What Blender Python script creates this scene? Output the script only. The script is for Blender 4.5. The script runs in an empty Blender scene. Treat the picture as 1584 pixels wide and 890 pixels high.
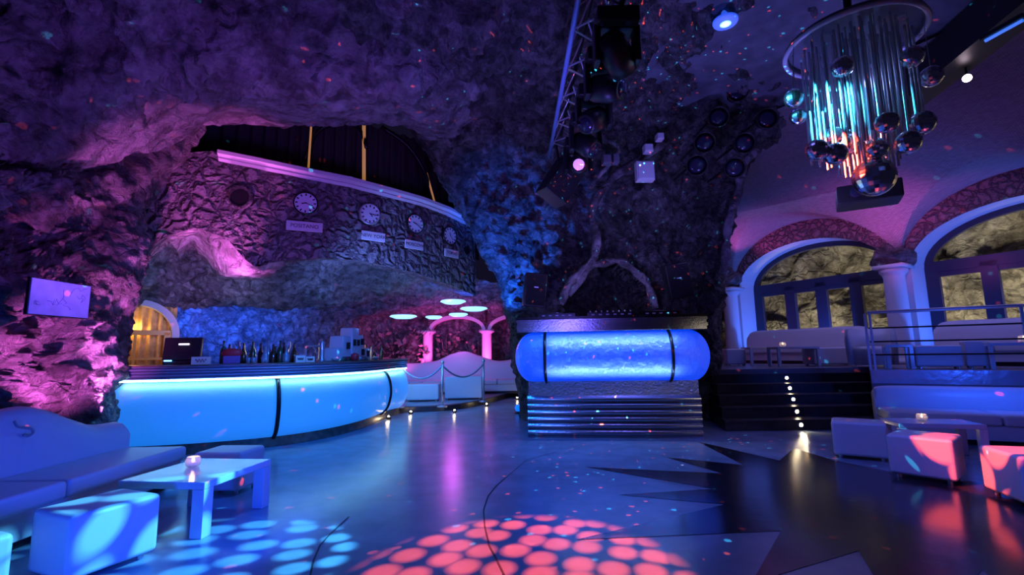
import bpy, bmesh, math, random
from mathutils import Vector, Matrix, noise
S = bpy.context.scene
COL = S.collection
random.seed(7)
PI = math.pi

# ------------------------------------------------------------------ camera
F = 740.0
TH = math.atan(102 / 740.0)
RO = 0.015
CAM = Vector((0, 0, 1.35))
fw = Vector((0, math.cos(TH), math.sin(TH)))
u0 = Vector((0, -math.sin(TH), math.cos(TH)))
r0 = Vector((1, 0, 0))
UP = u0 * math.cos(RO) + r0 * math.sin(RO)
RT = r0 * math.cos(RO) - u0 * math.sin(RO)
cd = bpy.data.cameras.new('camera')
cam = bpy.data.objects.new('camera', cd)
COL.objects.link(cam)
cd.sensor_width = 36
cd.lens = F * 36 / 1584
cd.clip_start = 0.05
cd.clip_end = 200
M3 = Matrix((RT, UP, -fw)).transposed()
cam.matrix_world = Matrix.Translation(CAM) @ M3.to_4x4()
S.camera = cam


def ray(px, py):
    return fw + RT * ((px - 792) / F) + UP * ((445 - py) / F)


def P(px, py, D):
    r = ray(px, py)
    return CAM + r * (D / r.y)


def G(px, py, z=0.0):
    r = ray(px, py)
    return CAM + r * ((z - 1.35) / r.z)


# ------------------------------------------------------------------ view, world
S.view_settings.view_transform = 'Standard'
S.view_settings.look = 'None'
S.view_settings.exposure = 0.0
S.view_settings.gamma = 1.0
S.view_settings.use_curve_mapping = False
w = bpy.data.worlds.new('world')
S.world = w
w.use_nodes = True
w.node_tree.nodes['Background'].inputs[0].default_value = (0.10, 0.08, 0.30, 1)
w.node_tree.nodes['Background'].inputs[1].default_value = 0.05
S.cycles.max_bounces = 6
S.cycles.diffuse_bounces = 3
S.cycles.glossy_bounces = 3
S.cycles.transmission_bounces = 4
S.cycles.caustics_reflective = False
S.cycles.caustics_refractive = False
S.cycles.sample_clamp_indirect = 3.0
S.cycles.use_light_tree = True
S.cycles.use_denoising = True


# ------------------------------------------------------------------ lights
def light(kind, loc, col, power, to=None, size=0.1, angle=60, blend=0.6, sy=None, spec=1.0):
    ld = bpy.data.lights.new(kind.lower() + '_light', kind)
    ld.color = col
    ld.energy = power
    ld.specular_factor = spec
    if kind == 'AREA':
        ld.size = size
        if sy:
            ld.shape = 'RECTANGLE'
            ld.size_y = sy
    else:
        ld.shadow_soft_size = size
    if kind == 'SPOT':
        ld.spot_size = math.radians(angle)
        ld.spot_blend = blend
    o = bpy.data.objects.new(kind.lower() + '_light', ld)
    COL.objects.link(o)
    o.location = loc
    if to is not None:
        d = Vector(to) - Vector(loc)
        o.rotation_euler = d.to_track_quat('-Z', 'Y').to_euler()
    return o


def gobo(o, scale, thr, soft, dim=2, rnd=0.25):
    """a lamp with a patterned gobo disc: round holes in a voronoi lattice"""
    ld = o.data
    ld.use_nodes = True
    nt = ld.node_tree
    em = nt.nodes['Emission']
    tc = nt.nodes.new('ShaderNodeTexCoord')
    vo = nt.nodes.new('ShaderNodeTexVoronoi')
    mr = nt.nodes.new('ShaderNodeMapRange')
    vo.inputs['Scale'].default_value = scale
    vo.inputs['Randomness'].default_value = rnd
    if dim == 2:
        vo.voronoi_dimensions = '2D'
        sp = nt.nodes.new('ShaderNodeSeparateXYZ')
        nt.links.new(tc.outputs['Normal'], sp.inputs[0])
        dv = nt.nodes.new('ShaderNodeMath'); dv.operation = 'DIVIDE'
        dw = nt.nodes.new('ShaderNodeMath'); dw.operation = 'DIVIDE'
        nt.links.new(sp.outputs[0], dv.inputs[0]); nt.links.new(sp.outputs[2], dv.inputs[1])
        nt.links.new(sp.outputs[1], dw.inputs[0]); nt.links.new(sp.outputs[2], dw.inputs[1])
        cb = nt.nodes.new('ShaderNodeCombineXYZ')
        nt.links.new(dv.outputs[0], cb.inputs[0]); nt.links.new(dw.outputs[0], cb.inputs[1])
        nt.links.new(cb.outputs[0], vo.inputs['Vector'])
    else:
        nt.links.new(tc.outputs['Normal'], vo.inputs['Vector'])
    nt.links.new(vo.outputs['Distance'], mr.inputs['Value'])
    mr.inputs['From Min'].default_value = thr
    mr.inputs['From Max'].default_value = thr + soft
    mr.inputs['To Min'].default_value = 1
    mr.inputs['To Max'].default_value = 0
    nt.links.new(mr.outputs[0], em.inputs['Strength'])


BLUE = (0.02, 0.10, 1.0)
PURP = (0.30, 0.10, 1.0)
PINK = (1.0, 0.15, 0.88)
CYAN = (0.05, 0.60, 1.0)
RED = (1.0, 0.085, 0.045)
WARM = (1.0, 0.75, 0.35)
# cave roof wash
light('SPOT', (-1.2, 4.2, 1.6), PURP, 195, to=(-3.0, 7.0, 5.3), size=0.4, angle=120)
light('SPOT', (-2.6, 6.2, 2.6), (0.60, 0.12, 0.95), 50, to=(-3.2, 7.8, 5.2), size=0.2, angle=110)
light('SPOT', (-3.0, 4.4, 2.2), (0.35, 0.10, 1.0), 90, to=(-5.2, 5.4, 3.6), size=0.2, angle=130)
light('SPOT', (0.6, 5.0, 1.8), (0.18, 0.12, 1.0), 240, to=(0.8, 8.0, 5.4), size=0.3, angle=120)
light('SPOT', (-2.0, 3.0, 2.0), (0.12, 0.10, 1.0), 60, to=(-2.4, 4.6, 5.3), size=0.3, angle=130)
# pink uplights on the left rock and the arches
light('SPOT', P(95, 628, 4.75) + Vector((0.22, -0.1, 0.05)), PINK, 300, to=P(85, 530, 5.4), size=0.05, angle=78)
light('SPOT', P(165, 640, 5.9) + Vector((0.25, -0.3, 0.0)), (1.0, 0.18, 0.9), 800, to=P(190, 430, 6.6), size=0.06, angle=60)
light('SPOT', P(325, 470, 8.7), (1.0, 0.18, 0.9), 330, to=P(350, 385, 9.2), size=0.06, angle=86)
light('SPOT', P(430, 470, 8.4), (0.50, 0.12, 0.9), 20, to=P(420, 330, 9.0), size=0.1, angle=90)
# blue downlights on the wall behind the bar, blue wash on the rock edge and the soffit
for q_ in (262, 320, 390, 460):
    light('SPOT', P(q_, 476, 10.9 + (q_ - 262) * .004), BLUE, 170, to=P(q_ + 8, 535, 11.9 + (q_ - 262) * .006), size=0.15, angle=130)
light('SPOT', P(752, 505, 9.4), (0.01, 0.12, 1.0), 900, to=P(790, 400, 10.3), size=0.1, angle=72)
light('SPOT', P(560, 480, 8.8), (0.12, 0.24, 0.9), 380, to=P(590, 430, 11.2), size=0.2, angle=100)
light('SPOT', P(300, 500, 8.9), (0.25, 0.30, 0.8), 110, to=P(300, 410, 10.5), size=0.2, angle=120)
light('SPOT', P(720, 450, 12.0) + Vector((0, 0, -0.6)), (0.02, 0.10, 1.0), 90, to=P(725, 440, 13.0), size=0.1, angle=120)
light('POINT', (-4.4, 8.9, 1.55), (1, .75, .4), 5, size=0.1)
light('POINT', (-3.2, 9.9, 1.55), (1, .75, .4), 5, size=0.1)
# rear lounge, pink
light('SPOT', P(660, 565, 16.4), (1, 0.08, 0.6), 110, to=P(665, 500, 17.2), size=0.1, angle=110)
light('SPOT', P(752, 565, 16.4), (1, 0.08, 0.6), 140, to=P(752, 500, 17.2), size=0.1, angle=120)
light('SPOT', P(600, 556, 14.5), (1, 0.05, 0.4), 60, to=P(610, 520, 17.0), size=0.1, angle=110)
light('POINT', P(700, 500, 15.0), (0.7, 0.10, 0.8), 50, size=0.2)
light('SPOT', (-2.0, 10.2, 2.4), (0.05, 0.25, 1.0), 320, to=(-1.8, 13.5, .4), size=0.2, angle=90)
# vault, pink and blue
light('SPOT', P(1128, 436, 14.6), PINK, 75, to=P(1160, 385, 14.2), size=0.08, angle=80)
light('SPOT', P(1354, 392, 11.0), PINK, 46, to=P(1352, 350, 11.2), size=0.08, angle=120)
light('SPOT', P(1395, 385, 10.0), PINK, 22, to=P(1420, 350, 11.0), size=0.08, angle=110)
light('SPOT', P(1540, 330, 8.0), (0.30, 0.08, 0.9), 16, to=P(1500, 230, 8.4), size=0.1, angle=140)
light('SPOT', (5.2, 8.6, 2.2), (0.14, 0.08, 1.0), 20, to=(6.6, 11.0, 5.2), size=0.1, angle=120)
light('SPOT', (6.6, 6.4, 1.3), BLUE, 70, to=(7.3, 8.0, .9), size=0.2, angle=120)
light('AREA', (6.6, 11.6, 5.0), (0.30, 0.28, 0.9), 60, to=(7.2, 12.2, 1), size=2.5, sy=2.5)  # added fill over the window sofas, no fitting there
light('AREA', (8.6, 8.8, 4.6), (0.25, 0.22, 0.9), 45, to=(9.2, 9.2, 1), size=2.0, sy=2.0)  # same added fill for the right part of the raised lounge
light('SPOT', (2.6, 3.4, 3.4), (0.06, 0.10, 1.0), 190, to=(4.6, 5.6, 0.2), size=0.25, angle=70, spec=0)
light('SPOT', (3.6, 2.2, 1.0), (0.02, 0.08, 1.0), 40, to=(4.6, 5.6, 0.25), size=0.15, angle=60, spec=0)
# foreground blue on the lounge at the left
light('SPOT', (-1.7, 1.2, .55), (0.01, 0.05, 1.0), 260, to=(-3.2, 3.9, 0.15), size=0.12, angle=95)
light('SPOT', (-1.2, 3.6, .8), (0.01, 0.06, 1.0), 70, to=(-3.0, 4.1, 0.15), size=0.12, angle=100)
light('SPOT', (-2.6, 2.8, 2.6), (0.10, 0.08, 1.0), 22, to=(-4.4, 4.2, 0.6), size=0.2, angle=80)
light('SPOT', (-0.8, 6.2, 4.9), (0.01, 0.17, 1.0), 560, to=(-1.4, 6.6, 0), size=0.3, angle=95, spec=0)  # added overhead fill that brings blue onto the middle of the floor
light('SPOT', (1.8, 4.6, 4.9), (0.20, 0.17, 1.0), 150, to=(1.6, 5.0, 0), size=0.3, angle=95, spec=0)
light('SPOT', (-1.8, 6.0, 1.9), (0.02, 0.20, 1.0), 170, to=(-3.8, 7.6, 1.25), size=0.1, angle=100)
# centre rock and booth
light('SPOT', (1.9, 7.7, 2.35), (0.34, 0.28, 0.9), 60, to=(1.6, 9.6, 3.6), size=0.3, angle=130)
light('SPOT', (3.6, 6.2, 2.6), (0.20, 0.18, 1.0), 190, to=(4.2, 7.6, 5.8), size=0.3, angle=150)
light('SPOT', (3.4, 5.6, 1.6), (0.9, 0.75, 0.5), 14, to=(2.8, 7.8, .4), size=0.3, angle=70)
light('SPOT', (0.2, 5.4, 1.4), (0.10, 0.20, 1.0), 55, to=(0.9, 7.8, .5), size=0.2, angle=90)
# gobo projectors
TRUSS_A = Vector((1.05, 6.3, 4.25))
g = light('SPOT', (0.9, 4.4, 3.2), (0.08, 0.55, 1.0), 2600, to=G(262, 880), size=0.0, angle=25, blend=0.25)
gobo(g, 17, 0.26, 0.20, rnd=.4)
g = light('SPOT', (1.1, 5.9, 4.3), RED, 5200, to=G(812, 893), size=0.0, angle=24, blend=0.3)
gobo(g, 23, 0.30, 0.24, rnd=.4)
g = light('SPOT', (1.1, 4.2, 3.0), RED, 3600, to=(4.95, 4.75, 0.25), size=0.0, angle=17, blend=0.2)
gobo(g, 11, 0.44, 0.10, rnd=1.0)
g = light('SPOT', (0.9, 4.6, 4.2), (0.05, 0.60, 1.0), 8000, to=P(1325, 185, 4.9), size=0.02, angle=15, blend=0.5)
g = light('SPOT', (0.9, 4.6, 3.6), RED, 15000, to=P(1340, 250, 4.9), size=0.02, angle=12, blend=0.4)
# laser specks
g = light('POINT', (1.6, 6.0, 3.6), RED, 1700, size=0.0)
gobo(g, 21, 0.11, 0.02, dim=3, rnd=1.0)
g = light('POINT', (1.7, 6.2, 3.5), CYAN, 1500, size=0.0)
gobo(g, 19, 0.10, 0.02, dim=3, rnd=1.0)


# ------------------------------------------------------------------ materials
def nd(nt, t, **k):
    n = nt.nodes.new(t)
    for a, b in k.items():
        setattr(n, a, b)
    return n


def mat(name, col, rough=0.5, metal=0.0, em=None, es=0.0, bump=0.0, bs=20.0, var=0.0, spec=0.5, trans=0.0, coat=0.0, ior=1.45):
    m = bpy.data.materials.new(name)
    m.use_nodes = True
    nt = m.node_tree
    b = nt.nodes['Principled BSDF']
    b.inputs['Base Color'].default_value = (*col, 1)
    b.inputs['Roughness'].default_value = rough
    b.inputs['Metallic'].default_value = metal
    b.inputs['Specular IOR Level'].default_value = spec
    b.inputs['Transmission Weight'].default_value = trans
    b.inputs['Coat Weight'].default_value = coat
    b.inputs['IOR'].default_value = ior
    if em:
        b.inputs['Emission Color'].default_value = (*em, 1)
        b.inputs['Emission Strength'].default_value = es
    tc = nd(nt, 'ShaderNodeTexCoord')
    if bump or var:
        n = nd(nt, 'ShaderNodeTexNoise')
        n.inputs['Scale'].default_value = bs
        n.inputs['Detail'].default_value = 6
        nt.links.new(tc.outputs['Object'], n.inputs['Vector'])
        if bump:
            bp = nd(nt, 'ShaderNodeBump')
            bp.inputs['Strength'].default_value = bump
            bp.inputs['Distance'].default_value = 0.05
            nt.links.new(n.outputs[0], bp.inputs['Height'])
            nt.links.new(bp.outputs[0], b.inputs['Normal'])
        if var:
            cr = nd(nt, 'ShaderNodeValToRGB')
            cr.color_ramp.elements[0].color = (*[c * (1 - var) for c in col], 1)
            cr.color_ramp.elements[1].color = (*[min(1, c * (1 + var)) for c in col], 1)
            cr.color_ramp.elements[0].position = .35
            cr.color_ramp.elements[1].position = .65
            nt.links.new(n.outputs[0], cr.inputs[0])
            nt.links.new(cr.outputs[0], b.inputs['Base Color'])
    return m


def rockmat(name, c1, c2, scale=1.4, strength=1.0, dist=0.28, crack=0.15, rough=0.75, pit=.42):
    m = mat(name, c1, rough)
    nt = m.node_tree
    b = nt.nodes['Principled BSDF']
    tc = nd(nt, 'ShaderNodeTexCoord')
    n1 = nd(nt, 'ShaderNodeTexNoise')
    n1.inputs['Scale'].default_value = scale * 1.3
    n1.inputs['Detail'].default_value = 10
    n1.inputs['Roughness'].default_value = .65
    n1.inputs['Distortion'].default_value = .6
    nt.links.new(tc.outputs['Object'], n1.inputs['Vector'])
    cr = nd(nt, 'ShaderNodeValToRGB')
    cr.color_ramp.elements[0].color = (*c1, 1)
    cr.color_ramp.elements[1].color = (*c2, 1)
    cr.color_ramp.elements[0].position = .38
    cr.color_ramp.elements[1].position = .62
    nt.links.new(n1.outputs[0], cr.inputs[0])
    n3 = nd(nt, 'ShaderNodeTexNoise')
    n3.inputs['Scale'].default_value = scale * 3.2
    n3.inputs['Detail'].default_value = 7
    n3.inputs['Roughness'].default_value = .7
    nt.links.new(tc.outputs['Object'], n3.inputs['Vector'])
    pr = nd(nt, 'ShaderNodeMapRange')
    pr.inputs['From Min'].default_value = .40
    pr.inputs['From Max'].default_value = .54
    pr.inputs['To Min'].default_value = pit
    nt.links.new(n3.outputs[0], pr.inputs['Value'])
    pm = nd(nt, 'ShaderNodeMix', data_type='RGBA', blend_type='MULTIPLY')
    pm.inputs[0].default_value = 1.0
    nt.links.new(cr.outputs[0], pm.inputs[6])
    nt.links.new(pr.outputs[0], pm.inputs[7])
    nt.links.new(pm.outputs[2], b.inputs['Base Color'])
    n2 = nd(nt, 'ShaderNodeTexNoise')
    n2.inputs['Scale'].default_value = scale * 5
    n2.inputs['Detail'].default_value = 12
    n2.inputs['Roughness'].default_value = .68
    n2.inputs['Distortion'].default_value = .8
    nt.links.new(tc.outputs['Object'], n2.inputs['Vector'])
    v = nd(nt, 'ShaderNodeTexVoronoi', feature='DISTANCE_TO_EDGE')
    v.inputs['Scale'].default_value = scale * 2.2
    # warp the cells
    mx = nd(nt, 'ShaderNodeVectorMath', operation='MULTIPLY_ADD')
    nt.links.new(n1.outputs['Color'], mx.inputs[0])
    mx.inputs[1].default_value = (.6, .6, .6)
    nt.links.new(tc.outputs['Object'], mx.inputs[2])
    nt.links.new(mx.outputs[0], v.inputs['Vector'])
    mr = nd(nt, 'ShaderNodeMapRange')
    mr.inputs['From Max'].default_value = .12
    nt.links.new(v.outputs[0], mr.inputs['Value'])
    ad = nd(nt, 'ShaderNodeMath', operation='MULTIPLY_ADD')
    nt.links.new(mr.outputs[0], ad.inputs[0])
    ad.inputs[1].default_value = .35 + crack
    nt.links.new(n2.outputs[0], ad.inputs[2])
    bp = nd(nt, 'ShaderNodeBump')
    bp.inputs['Strength'].default_value = strength
    bp.inputs['Distance'].default_value = dist
    nt.links.new(ad.outputs[0], bp.inputs['Height'])
    nt.links.new(bp.outputs[0], b.inputs['Normal'])
    return m


def masonry(name, stone, mortar, scale, dist=0.06, brick=False):
    m = mat(name, stone, .8)
    nt = m.node_tree
    b = nt.nodes['Principled BSDF']
    tc = nd(nt, 'ShaderNodeTexCoord')
    if brick:
        uv = nd(nt, 'ShaderNodeUVMap')
        v = nd(nt, 'ShaderNodeTexBrick')
        v.inputs['Scale'].default_value = scale
        v.inputs['Color1'].default_value = (*stone, 1)
        v.inputs['Color2'].default_value = (*[c * .7 for c in stone], 1)
        v.inputs['Mortar'].default_value = (*mortar, 1)
        v.inputs['Mortar Size'].default_value = .03
        nt.links.new(uv.outputs[0], v.inputs['Vector'])
        nt.links.new(v.outputs['Color'], b.inputs['Base Color'])
        h = nd(nt, 'ShaderNodeMath', operation='SUBTRACT')
        h.inputs[0].default_value = 1
        nt.links.new(v.outputs['Fac'], h.inputs[1])
        hs = h.outputs[0]
    else:
        n1 = nd(nt, 'ShaderNodeTexNoise')
        n1.inputs['Scale'].default_value = 2.5
        n1.inputs['Detail'].default_value = 5
        nt.links.new(tc.outputs['Object'], n1.inputs['Vector'])
        mx = nd(nt, 'ShaderNodeVectorMath', operation='MULTIPLY_ADD')
        nt.links.new(n1.outputs['Color'], mx.inputs[0])
        mx.inputs[1].default_value = (.5, .5, .5)
        nt.links.new(tc.outputs['Object'], mx.inputs[2])
        v = nd(nt, 'ShaderNodeTexVoronoi', feature='DISTANCE_TO_EDGE')
        v.inputs['Scale'].default_value = scale
        nt.links.new(mx.outputs[0], v.inputs['Vector'])
        vc = nd(nt, 'ShaderNodeTexVoronoi')
        vc.inputs['Scale'].default_value = scale
        nt.links.new(mx.outputs[0], vc.inputs['Vector'])
        mr = nd(nt, 'ShaderNodeMapRange')
        mr.inputs['From Min'].default_value = .01
        mr.inputs['From Max'].default_value = .10
        nt.links.new(v.outputs[0], mr.inputs['Value'])
        mh = nd(nt, 'ShaderNodeMapRange', interpolation_type='SMOOTHSTEP')
        mh.inputs['From Max'].default_value = .34
        mh.inputs['To Max'].default_value = 1.6
        nt.links.new(v.outputs[0], mh.inputs['Value'])
        hs = mr.outputs[0]
        c = nd(nt, 'ShaderNodeMix', data_type='RGBA')
        c.inputs[6].default_value = (*mortar, 1)
        nt.links.new(hs, c.inputs[0])
        hh = nd(nt, 'ShaderNodeSeparateColor')
        nt.links.new(vc.outputs['Color'], hh.inputs[0])
        c2 = nd(nt, 'ShaderNodeMix', data_type='RGBA')
        c2.inputs[6].default_value = (*[q * .7 for q in stone], 1)
        c2.inputs[7].default_value = (*stone, 1)
        nt.links.new(hh.outputs[0], c2.inputs[0])
        nt.links.new(c2.outputs[2], c.inputs[7])
        nt.links.new(c.outputs[2], b.inputs['Base Color'])
    nz = nd(nt, 'ShaderNodeTexNoise')
    nz.inputs['Scale'].default_value = 14
    nz.inputs['Detail'].default_value = 8
    nt.links.new(tc.outputs['Object'], nz.inputs['Vector'])
    ad = nd(nt, 'ShaderNodeMath', operation='MULTIPLY_ADD')
    nt.links.new(nz.outputs[0], ad.inputs[0])
    ad.inputs[1].default_value = .7
    nt.links.new(hs if brick else mh.outputs[0], ad.inputs[2])
    bp = nd(nt, 'ShaderNodeBump')
    bp.inputs['Distance'].default_value = dist
    nt.links.new(ad.outputs[0], bp.inputs['Height'])
    nt.links.new(bp.outputs[0], b.inputs['Normal'])
    return m


ROCK = rockmat('cave_rock', (.14, .12, .13), (.42, .38, .40))
ROCKC = rockmat('cave_roof_rock', (.22, .19, .22), (.50, .46, .52), scale=.8, strength=.9, pit=.45)
ROCKM = rockmat('grey_rock', (.10, .09, .10), (.36, .34, .35), scale=1.6, strength=1.0, pit=.35)
ROCKS = rockmat('pale_soffit_rock', (.22, .22, .23), (.46, .46, .47), scale=1.6, strength=1.0, dist=.15)
CLIFF = rockmat('cliff_rock', (.30, .27, .21), (.60, .56, .46), scale=.9, strength=1.0, dist=.3)
MASON = masonry('rubble_masonry', (.24, .21, .23), (.07, .06, .07), 4.3, .08)
ARCHST = masonry('arch_stone', (.36, .22, .24), (.07, .04, .05), 6.0, .04)
BRICK = masonry('vault_brick', (.36, .31, .33), (.20, .17, .18), 7.0, .02, brick=True)
PLAST = mat('white_plaster', (.62, .60, .62), .6, bump=.15, bs=8)
PLASTC = mat('grey_plaster', (.11, .11, .14), .7, bump=.4, bs=3, var=.3)
CONC = mat('polished_concrete', (.22, .28, .37), .24, bump=.03, bs=3, var=.14, spec=.5)
INLAY = mat('dark_polished_inlay', (.022, .020, .028), .16, bump=.02, bs=6, var=.3, spec=.5)
CRACK = mat('floor_crack', (.03, .03, .04), .8)
DWOOD = mat('dark_wood', (.035, .028, .03), .35, var=.3, bs=8)
BLK = mat('black_plastic', (.012, .012, .014), .4)
BLKM = mat('black_metal', (.02, .02, .022), .3, metal=.6)
GRILLE = mat('speaker_grille', (.018, .018, .02), .6, bump=.5, bs=150)
STEEL = mat('brushed_steel', (.55, .55, .58), .34, metal=.75, bump=.05, bs=40)
FOIL = mat('crumpled_foil', (.6, .58, .56), .25, metal=1.0, bump=.9, bs=26)
VINYL = mat('white_vinyl', (.62, .62, .66), .38, bump=.05, bs=6)
LACQ = mat('white_lacquer', (.60, .62, .68), .18)
PANEL = mat('backlit_acrylic', (.34, .40, .46), .35, em=(.008, .16, .68), es=1.0, bump=.12, bs=5, spec=.4)
TUBE = mat('blue_backlit_tube', (.20, .30, .6), .25, em=(.0, .050, .85), es=.9, bump=.8, bs=9, spec=.8)
LEDS = mat('led_strip', (1, 1, 1), .5, em=(.30, .80, 1.0), es=17)
LEDB = mat('blue_led', (1, 1, 1), .5, em=(.05, .25, 1.0), es=9)
DISC = mat('lit_disc', (.8, .9, 1), .4, em=(.25, .60, 1.0), es=1.8)
LWARM = mat('warm_led', (1, 1, 1), .5, em=(1, .8, .5), es=30)
FLAME = mat('candle_flame', (1, 1, 1), .5, em=(1, .55, .22), es=22)
GLASS = mat('clear_glass', (1, 1, 1), .03, trans=1.0, ior=1.45)
ROD = mat('glass_rod', (.80, .85, .95), .15, trans=.25, spec=.8)
MIRROR = mat('mirror_ball', (.8, .82, .88), .16, metal=1.0)
FRAMEB = mat('dark_window_frame', (.035, .035, .06), .35)
GOLDC = mat('gold_curtain', (.75, .48, .16), .6, em=(1, .55, .12), es=.0, var=.3, bs=6)
GOLDL = mat('lit_curtain_gap', (.8, .5, .2), .6, em=(1, .45, .10), es=.30)
CURT = mat('dark_curtain', (.05, .035, .04), .8)
PAPER = mat('paper_white', (.65, .65, .68), .6)
SIGNW = mat('sign_white', (.55, .55, .60), .5)
INK = mat('black_ink', (.01, .01, .015), .6)
CLOCKF = mat('clock_face', (.60, .64, .70), .4)
GREENB = mat('green_bottle', (.02, .06, .03), .1, spec=.8)
BROWNB = mat('brown_bottle', (.06, .025, .01), .1, spec=.8)
CLEARB = mat('pale_bottle', (.25, .28, .32), .08, spec=.8)
DARKB = mat('dark_bottle', (.015, .015, .02), .1, spec=.8)
REDP = mat('red_plastic', (.55, .03, .04), .4)
CREAM = mat('cream_card', (.75, .70, .55), .6)
LEAF = mat('pink_lit_leaf', (.30, .22, .20), .6)
ROPE = mat('rope_cord', (.30, .34, .38), .6)
EMB = mat('blue_glass_ball', (.1, .2, .6), .1, em=(0, .15, 1), es=1.2)


# ------------------------------------------------------------------ mesh helpers
class MB:
    def __init__(s):
        s.v = []
        s.f = []
        s.mi = []
        s.uv = None

    def add(s, vs, fs, mi=0):
        o = len(s.v)
        s.v += [tuple(v) for v in vs]
        s.f += [tuple(i + o for i in f) for f in fs]
        s.mi += [mi] * len(fs)
        return s

    def box(s, c, d, rot=0.0, R=None, mi=0, taper=1.0):
        x, y, z = [q / 2 for q in d]
        vs = []
        for k in (-1, 1):
            t = taper if k > 0 else 1.0
            for a, b in ((-1, -1), (1, -1), (1, 1), (-1, 1)):
                vs.append(Vector((a * x * t, b * y * t, k * z)))
        m = R if R is not None else Matrix.Rotation(rot, 3, 'Z')
        vs = [m @ v + Vector(c) for v in vs]
        return s.add(vs, [(3, 2, 1, 0), (4, 5, 6, 7), (0, 1, 5, 4), (1, 2, 6, 5), (2, 3, 7, 6), (3, 0, 4, 7)], mi)

    def tube(s, pts, r, n=8, mi=0, closed=False, r2=None):
        pts = [Vector(p) for p in pts]
        L = len(pts)
        vs = []
        prev = None
        for i, p in enumerate(pts):
            a = pts[(i - 1) % L] if (closed or i > 0) else pts[0]
            b = pts[(i + 1) % L] if (closed or i < L - 1) else pts[-1]
            t = (b - a).normalized()
            if prev is None:
                h = Vector((0, 0, 1)) if abs(t.z) < .9 else Vector((1, 0, 0))
                x = t.cross(h).normalized()
            else:
                x = (prev - t * prev.dot(t)).normalized()
            prev = x
            y = t.cross(x)
            rr = r[i] if isinstance(r, (list, tuple)) else r
            for k in range(n):
                q = 2 * PI * k / n
                vs.append(p + x * (math.cos(q) * rr) + y * (math.sin(q) * rr))
        fs = []
        for i in range(L if closed else L - 1):
            for k in range(n):
                fs.append((i * n + k, i * n + (k + 1) % n, ((i + 1) % L) * n + (k + 1) % n, ((i + 1) % L) * n + k))
        if not closed:
            fs.append(tuple(reversed(range(n))))
            fs.append(tuple((L - 1) * n + k for k in range(n)))
        return s.add(vs, fs, mi)

    def lathe(s, c, prof, n=24, mi=0, R=None):
        c = Vector(c)
        vs = []
        for r, z in prof:
            for k in range(n):
                q = 2 * PI * k / n
                v = Vector((r * math.cos(q), r * math.sin(q), z))
                if R is not None:
                    v = R @ v
                vs.append(c + v)
        fs = []
        for i in range(len(prof) - 1):
            for k in range(n):
                fs.append((i * n + k, i * n + (k + 1) % n, (i + 1) * n + (k + 1) % n, (i + 1) * n + k))
        if prof[0][0] > 1e-5:
            fs.append(tuple(reversed(range(n))))
        if prof[-1][0] > 1e-5:
            fs.append(tuple((len(prof) - 1) * n + k for k in range(n)))
        return s.add(vs, fs, mi)

    def sphere(s, c, r, seg=16, rings=10, mi=0, sc=(1, 1, 1)):
        c = Vector(c)
        vs = [c + Vector((0, 0, r * sc[2]))]
        for i in range(1, rings):
            a = PI * i / rings
            for k in range(seg):
                b = 2 * PI * k / seg
                vs.append(c + Vector((r * sc[0] * math.sin(a) * math.cos(b), r * sc[1] * math.sin(a) * math.sin(b), r * sc[2] * math.cos(a))))
        vs.append(c - Vector((0, 0, r * sc[2])))
        fs = [(0, 1 + k, 1 + (k + 1) % seg) for k in range(seg)]
        for i in range(rings - 2):
            for k in range(seg):
                a = 1 + i * seg
                fs.append((a + k, a + seg + k, a + seg + (k + 1) % seg, a + (k + 1) % seg))
        l = len(vs) - 1
        a = 1 + (rings - 2) * seg
        fs += [(l, a + (k + 1) % seg, a + k) for k in range(seg)]
        return s.add(vs, fs, mi)

    def prism(s, poly, z0, z1, mi=0, mtop=None):
        n = len(poly)
        vs = [(p[0], p[1], z0) for p in poly] + [(p[0], p[1], z1) for p in poly]
        s.add(vs, [(i, (i + 1) % n, n + (i + 1) % n, n + i) for i in range(n)] + [tuple(reversed(range(n)))], mi)
        s.add([(p[0], p[1], z1) for p in poly], [tuple(range(n))], mi if mtop is None else mtop)
        return s

    def build(s, name, m, parent=None, smooth=False, bevel=0.0, seg=2, recalc=True):
        me = bpy.data.meshes.new(name)
        me.from_pydata(s.v, [], s.f)
        ms = m if isinstance(m, (list, tuple)) else [m]
        for q in ms:
            me.materials.append(q)
        if s.uv:
            l = me.uv_layers.new(name='UVMap')
            for lp in me.loops:
                l.data[lp.index].uv = s.uv[lp.vertex_index]
        for i, p in enumerate(me.polygons):
            p.material_index = s.mi[i]
            p.use_smooth = smooth
        if recalc:
            bm = bmesh.new()
            bm.from_mesh(me)
            bmesh.ops.recalc_face_normals(bm, faces=bm.faces)
            bm.to_mesh(me)
            bm.free()
        o = bpy.data.objects.new(name, me)
        COL.objects.link(o)
        if parent:
            o.parent = parent
        if bevel:
            md = o.modifiers.new('bevel', 'BEVEL')
            md.width = bevel
            md.segments = seg
            md.limit_method = 'ANGLE'
            md.harden_normals = False
            for p in me.polygons:
                p.use_smooth = True
            wn = o.modifiers.new('wn', 'WEIGHTED_NORMAL')
            wn.keep_sharp = True
        return o


def tag(o, label=None, cat=None, group=None, kind=None):
    if label: o['label'] = label
    if cat: o['category'] = cat
    if group: o['group'] = group
    if kind: o['kind'] = kind
    return o


def thing(name, label, cat, loc=(0, 0, 0), rz=0.0, group=None):
    o = bpy.data.objects.new(name, None)
    o.empty_display_size = .1
    COL.objects.link(o)
    o.location = loc
    o.rotation_euler = (0, 0, rz)
    return tag(o, label, cat, group)


def struct(o):
    o['kind'] = 'structure'
    return o


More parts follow.
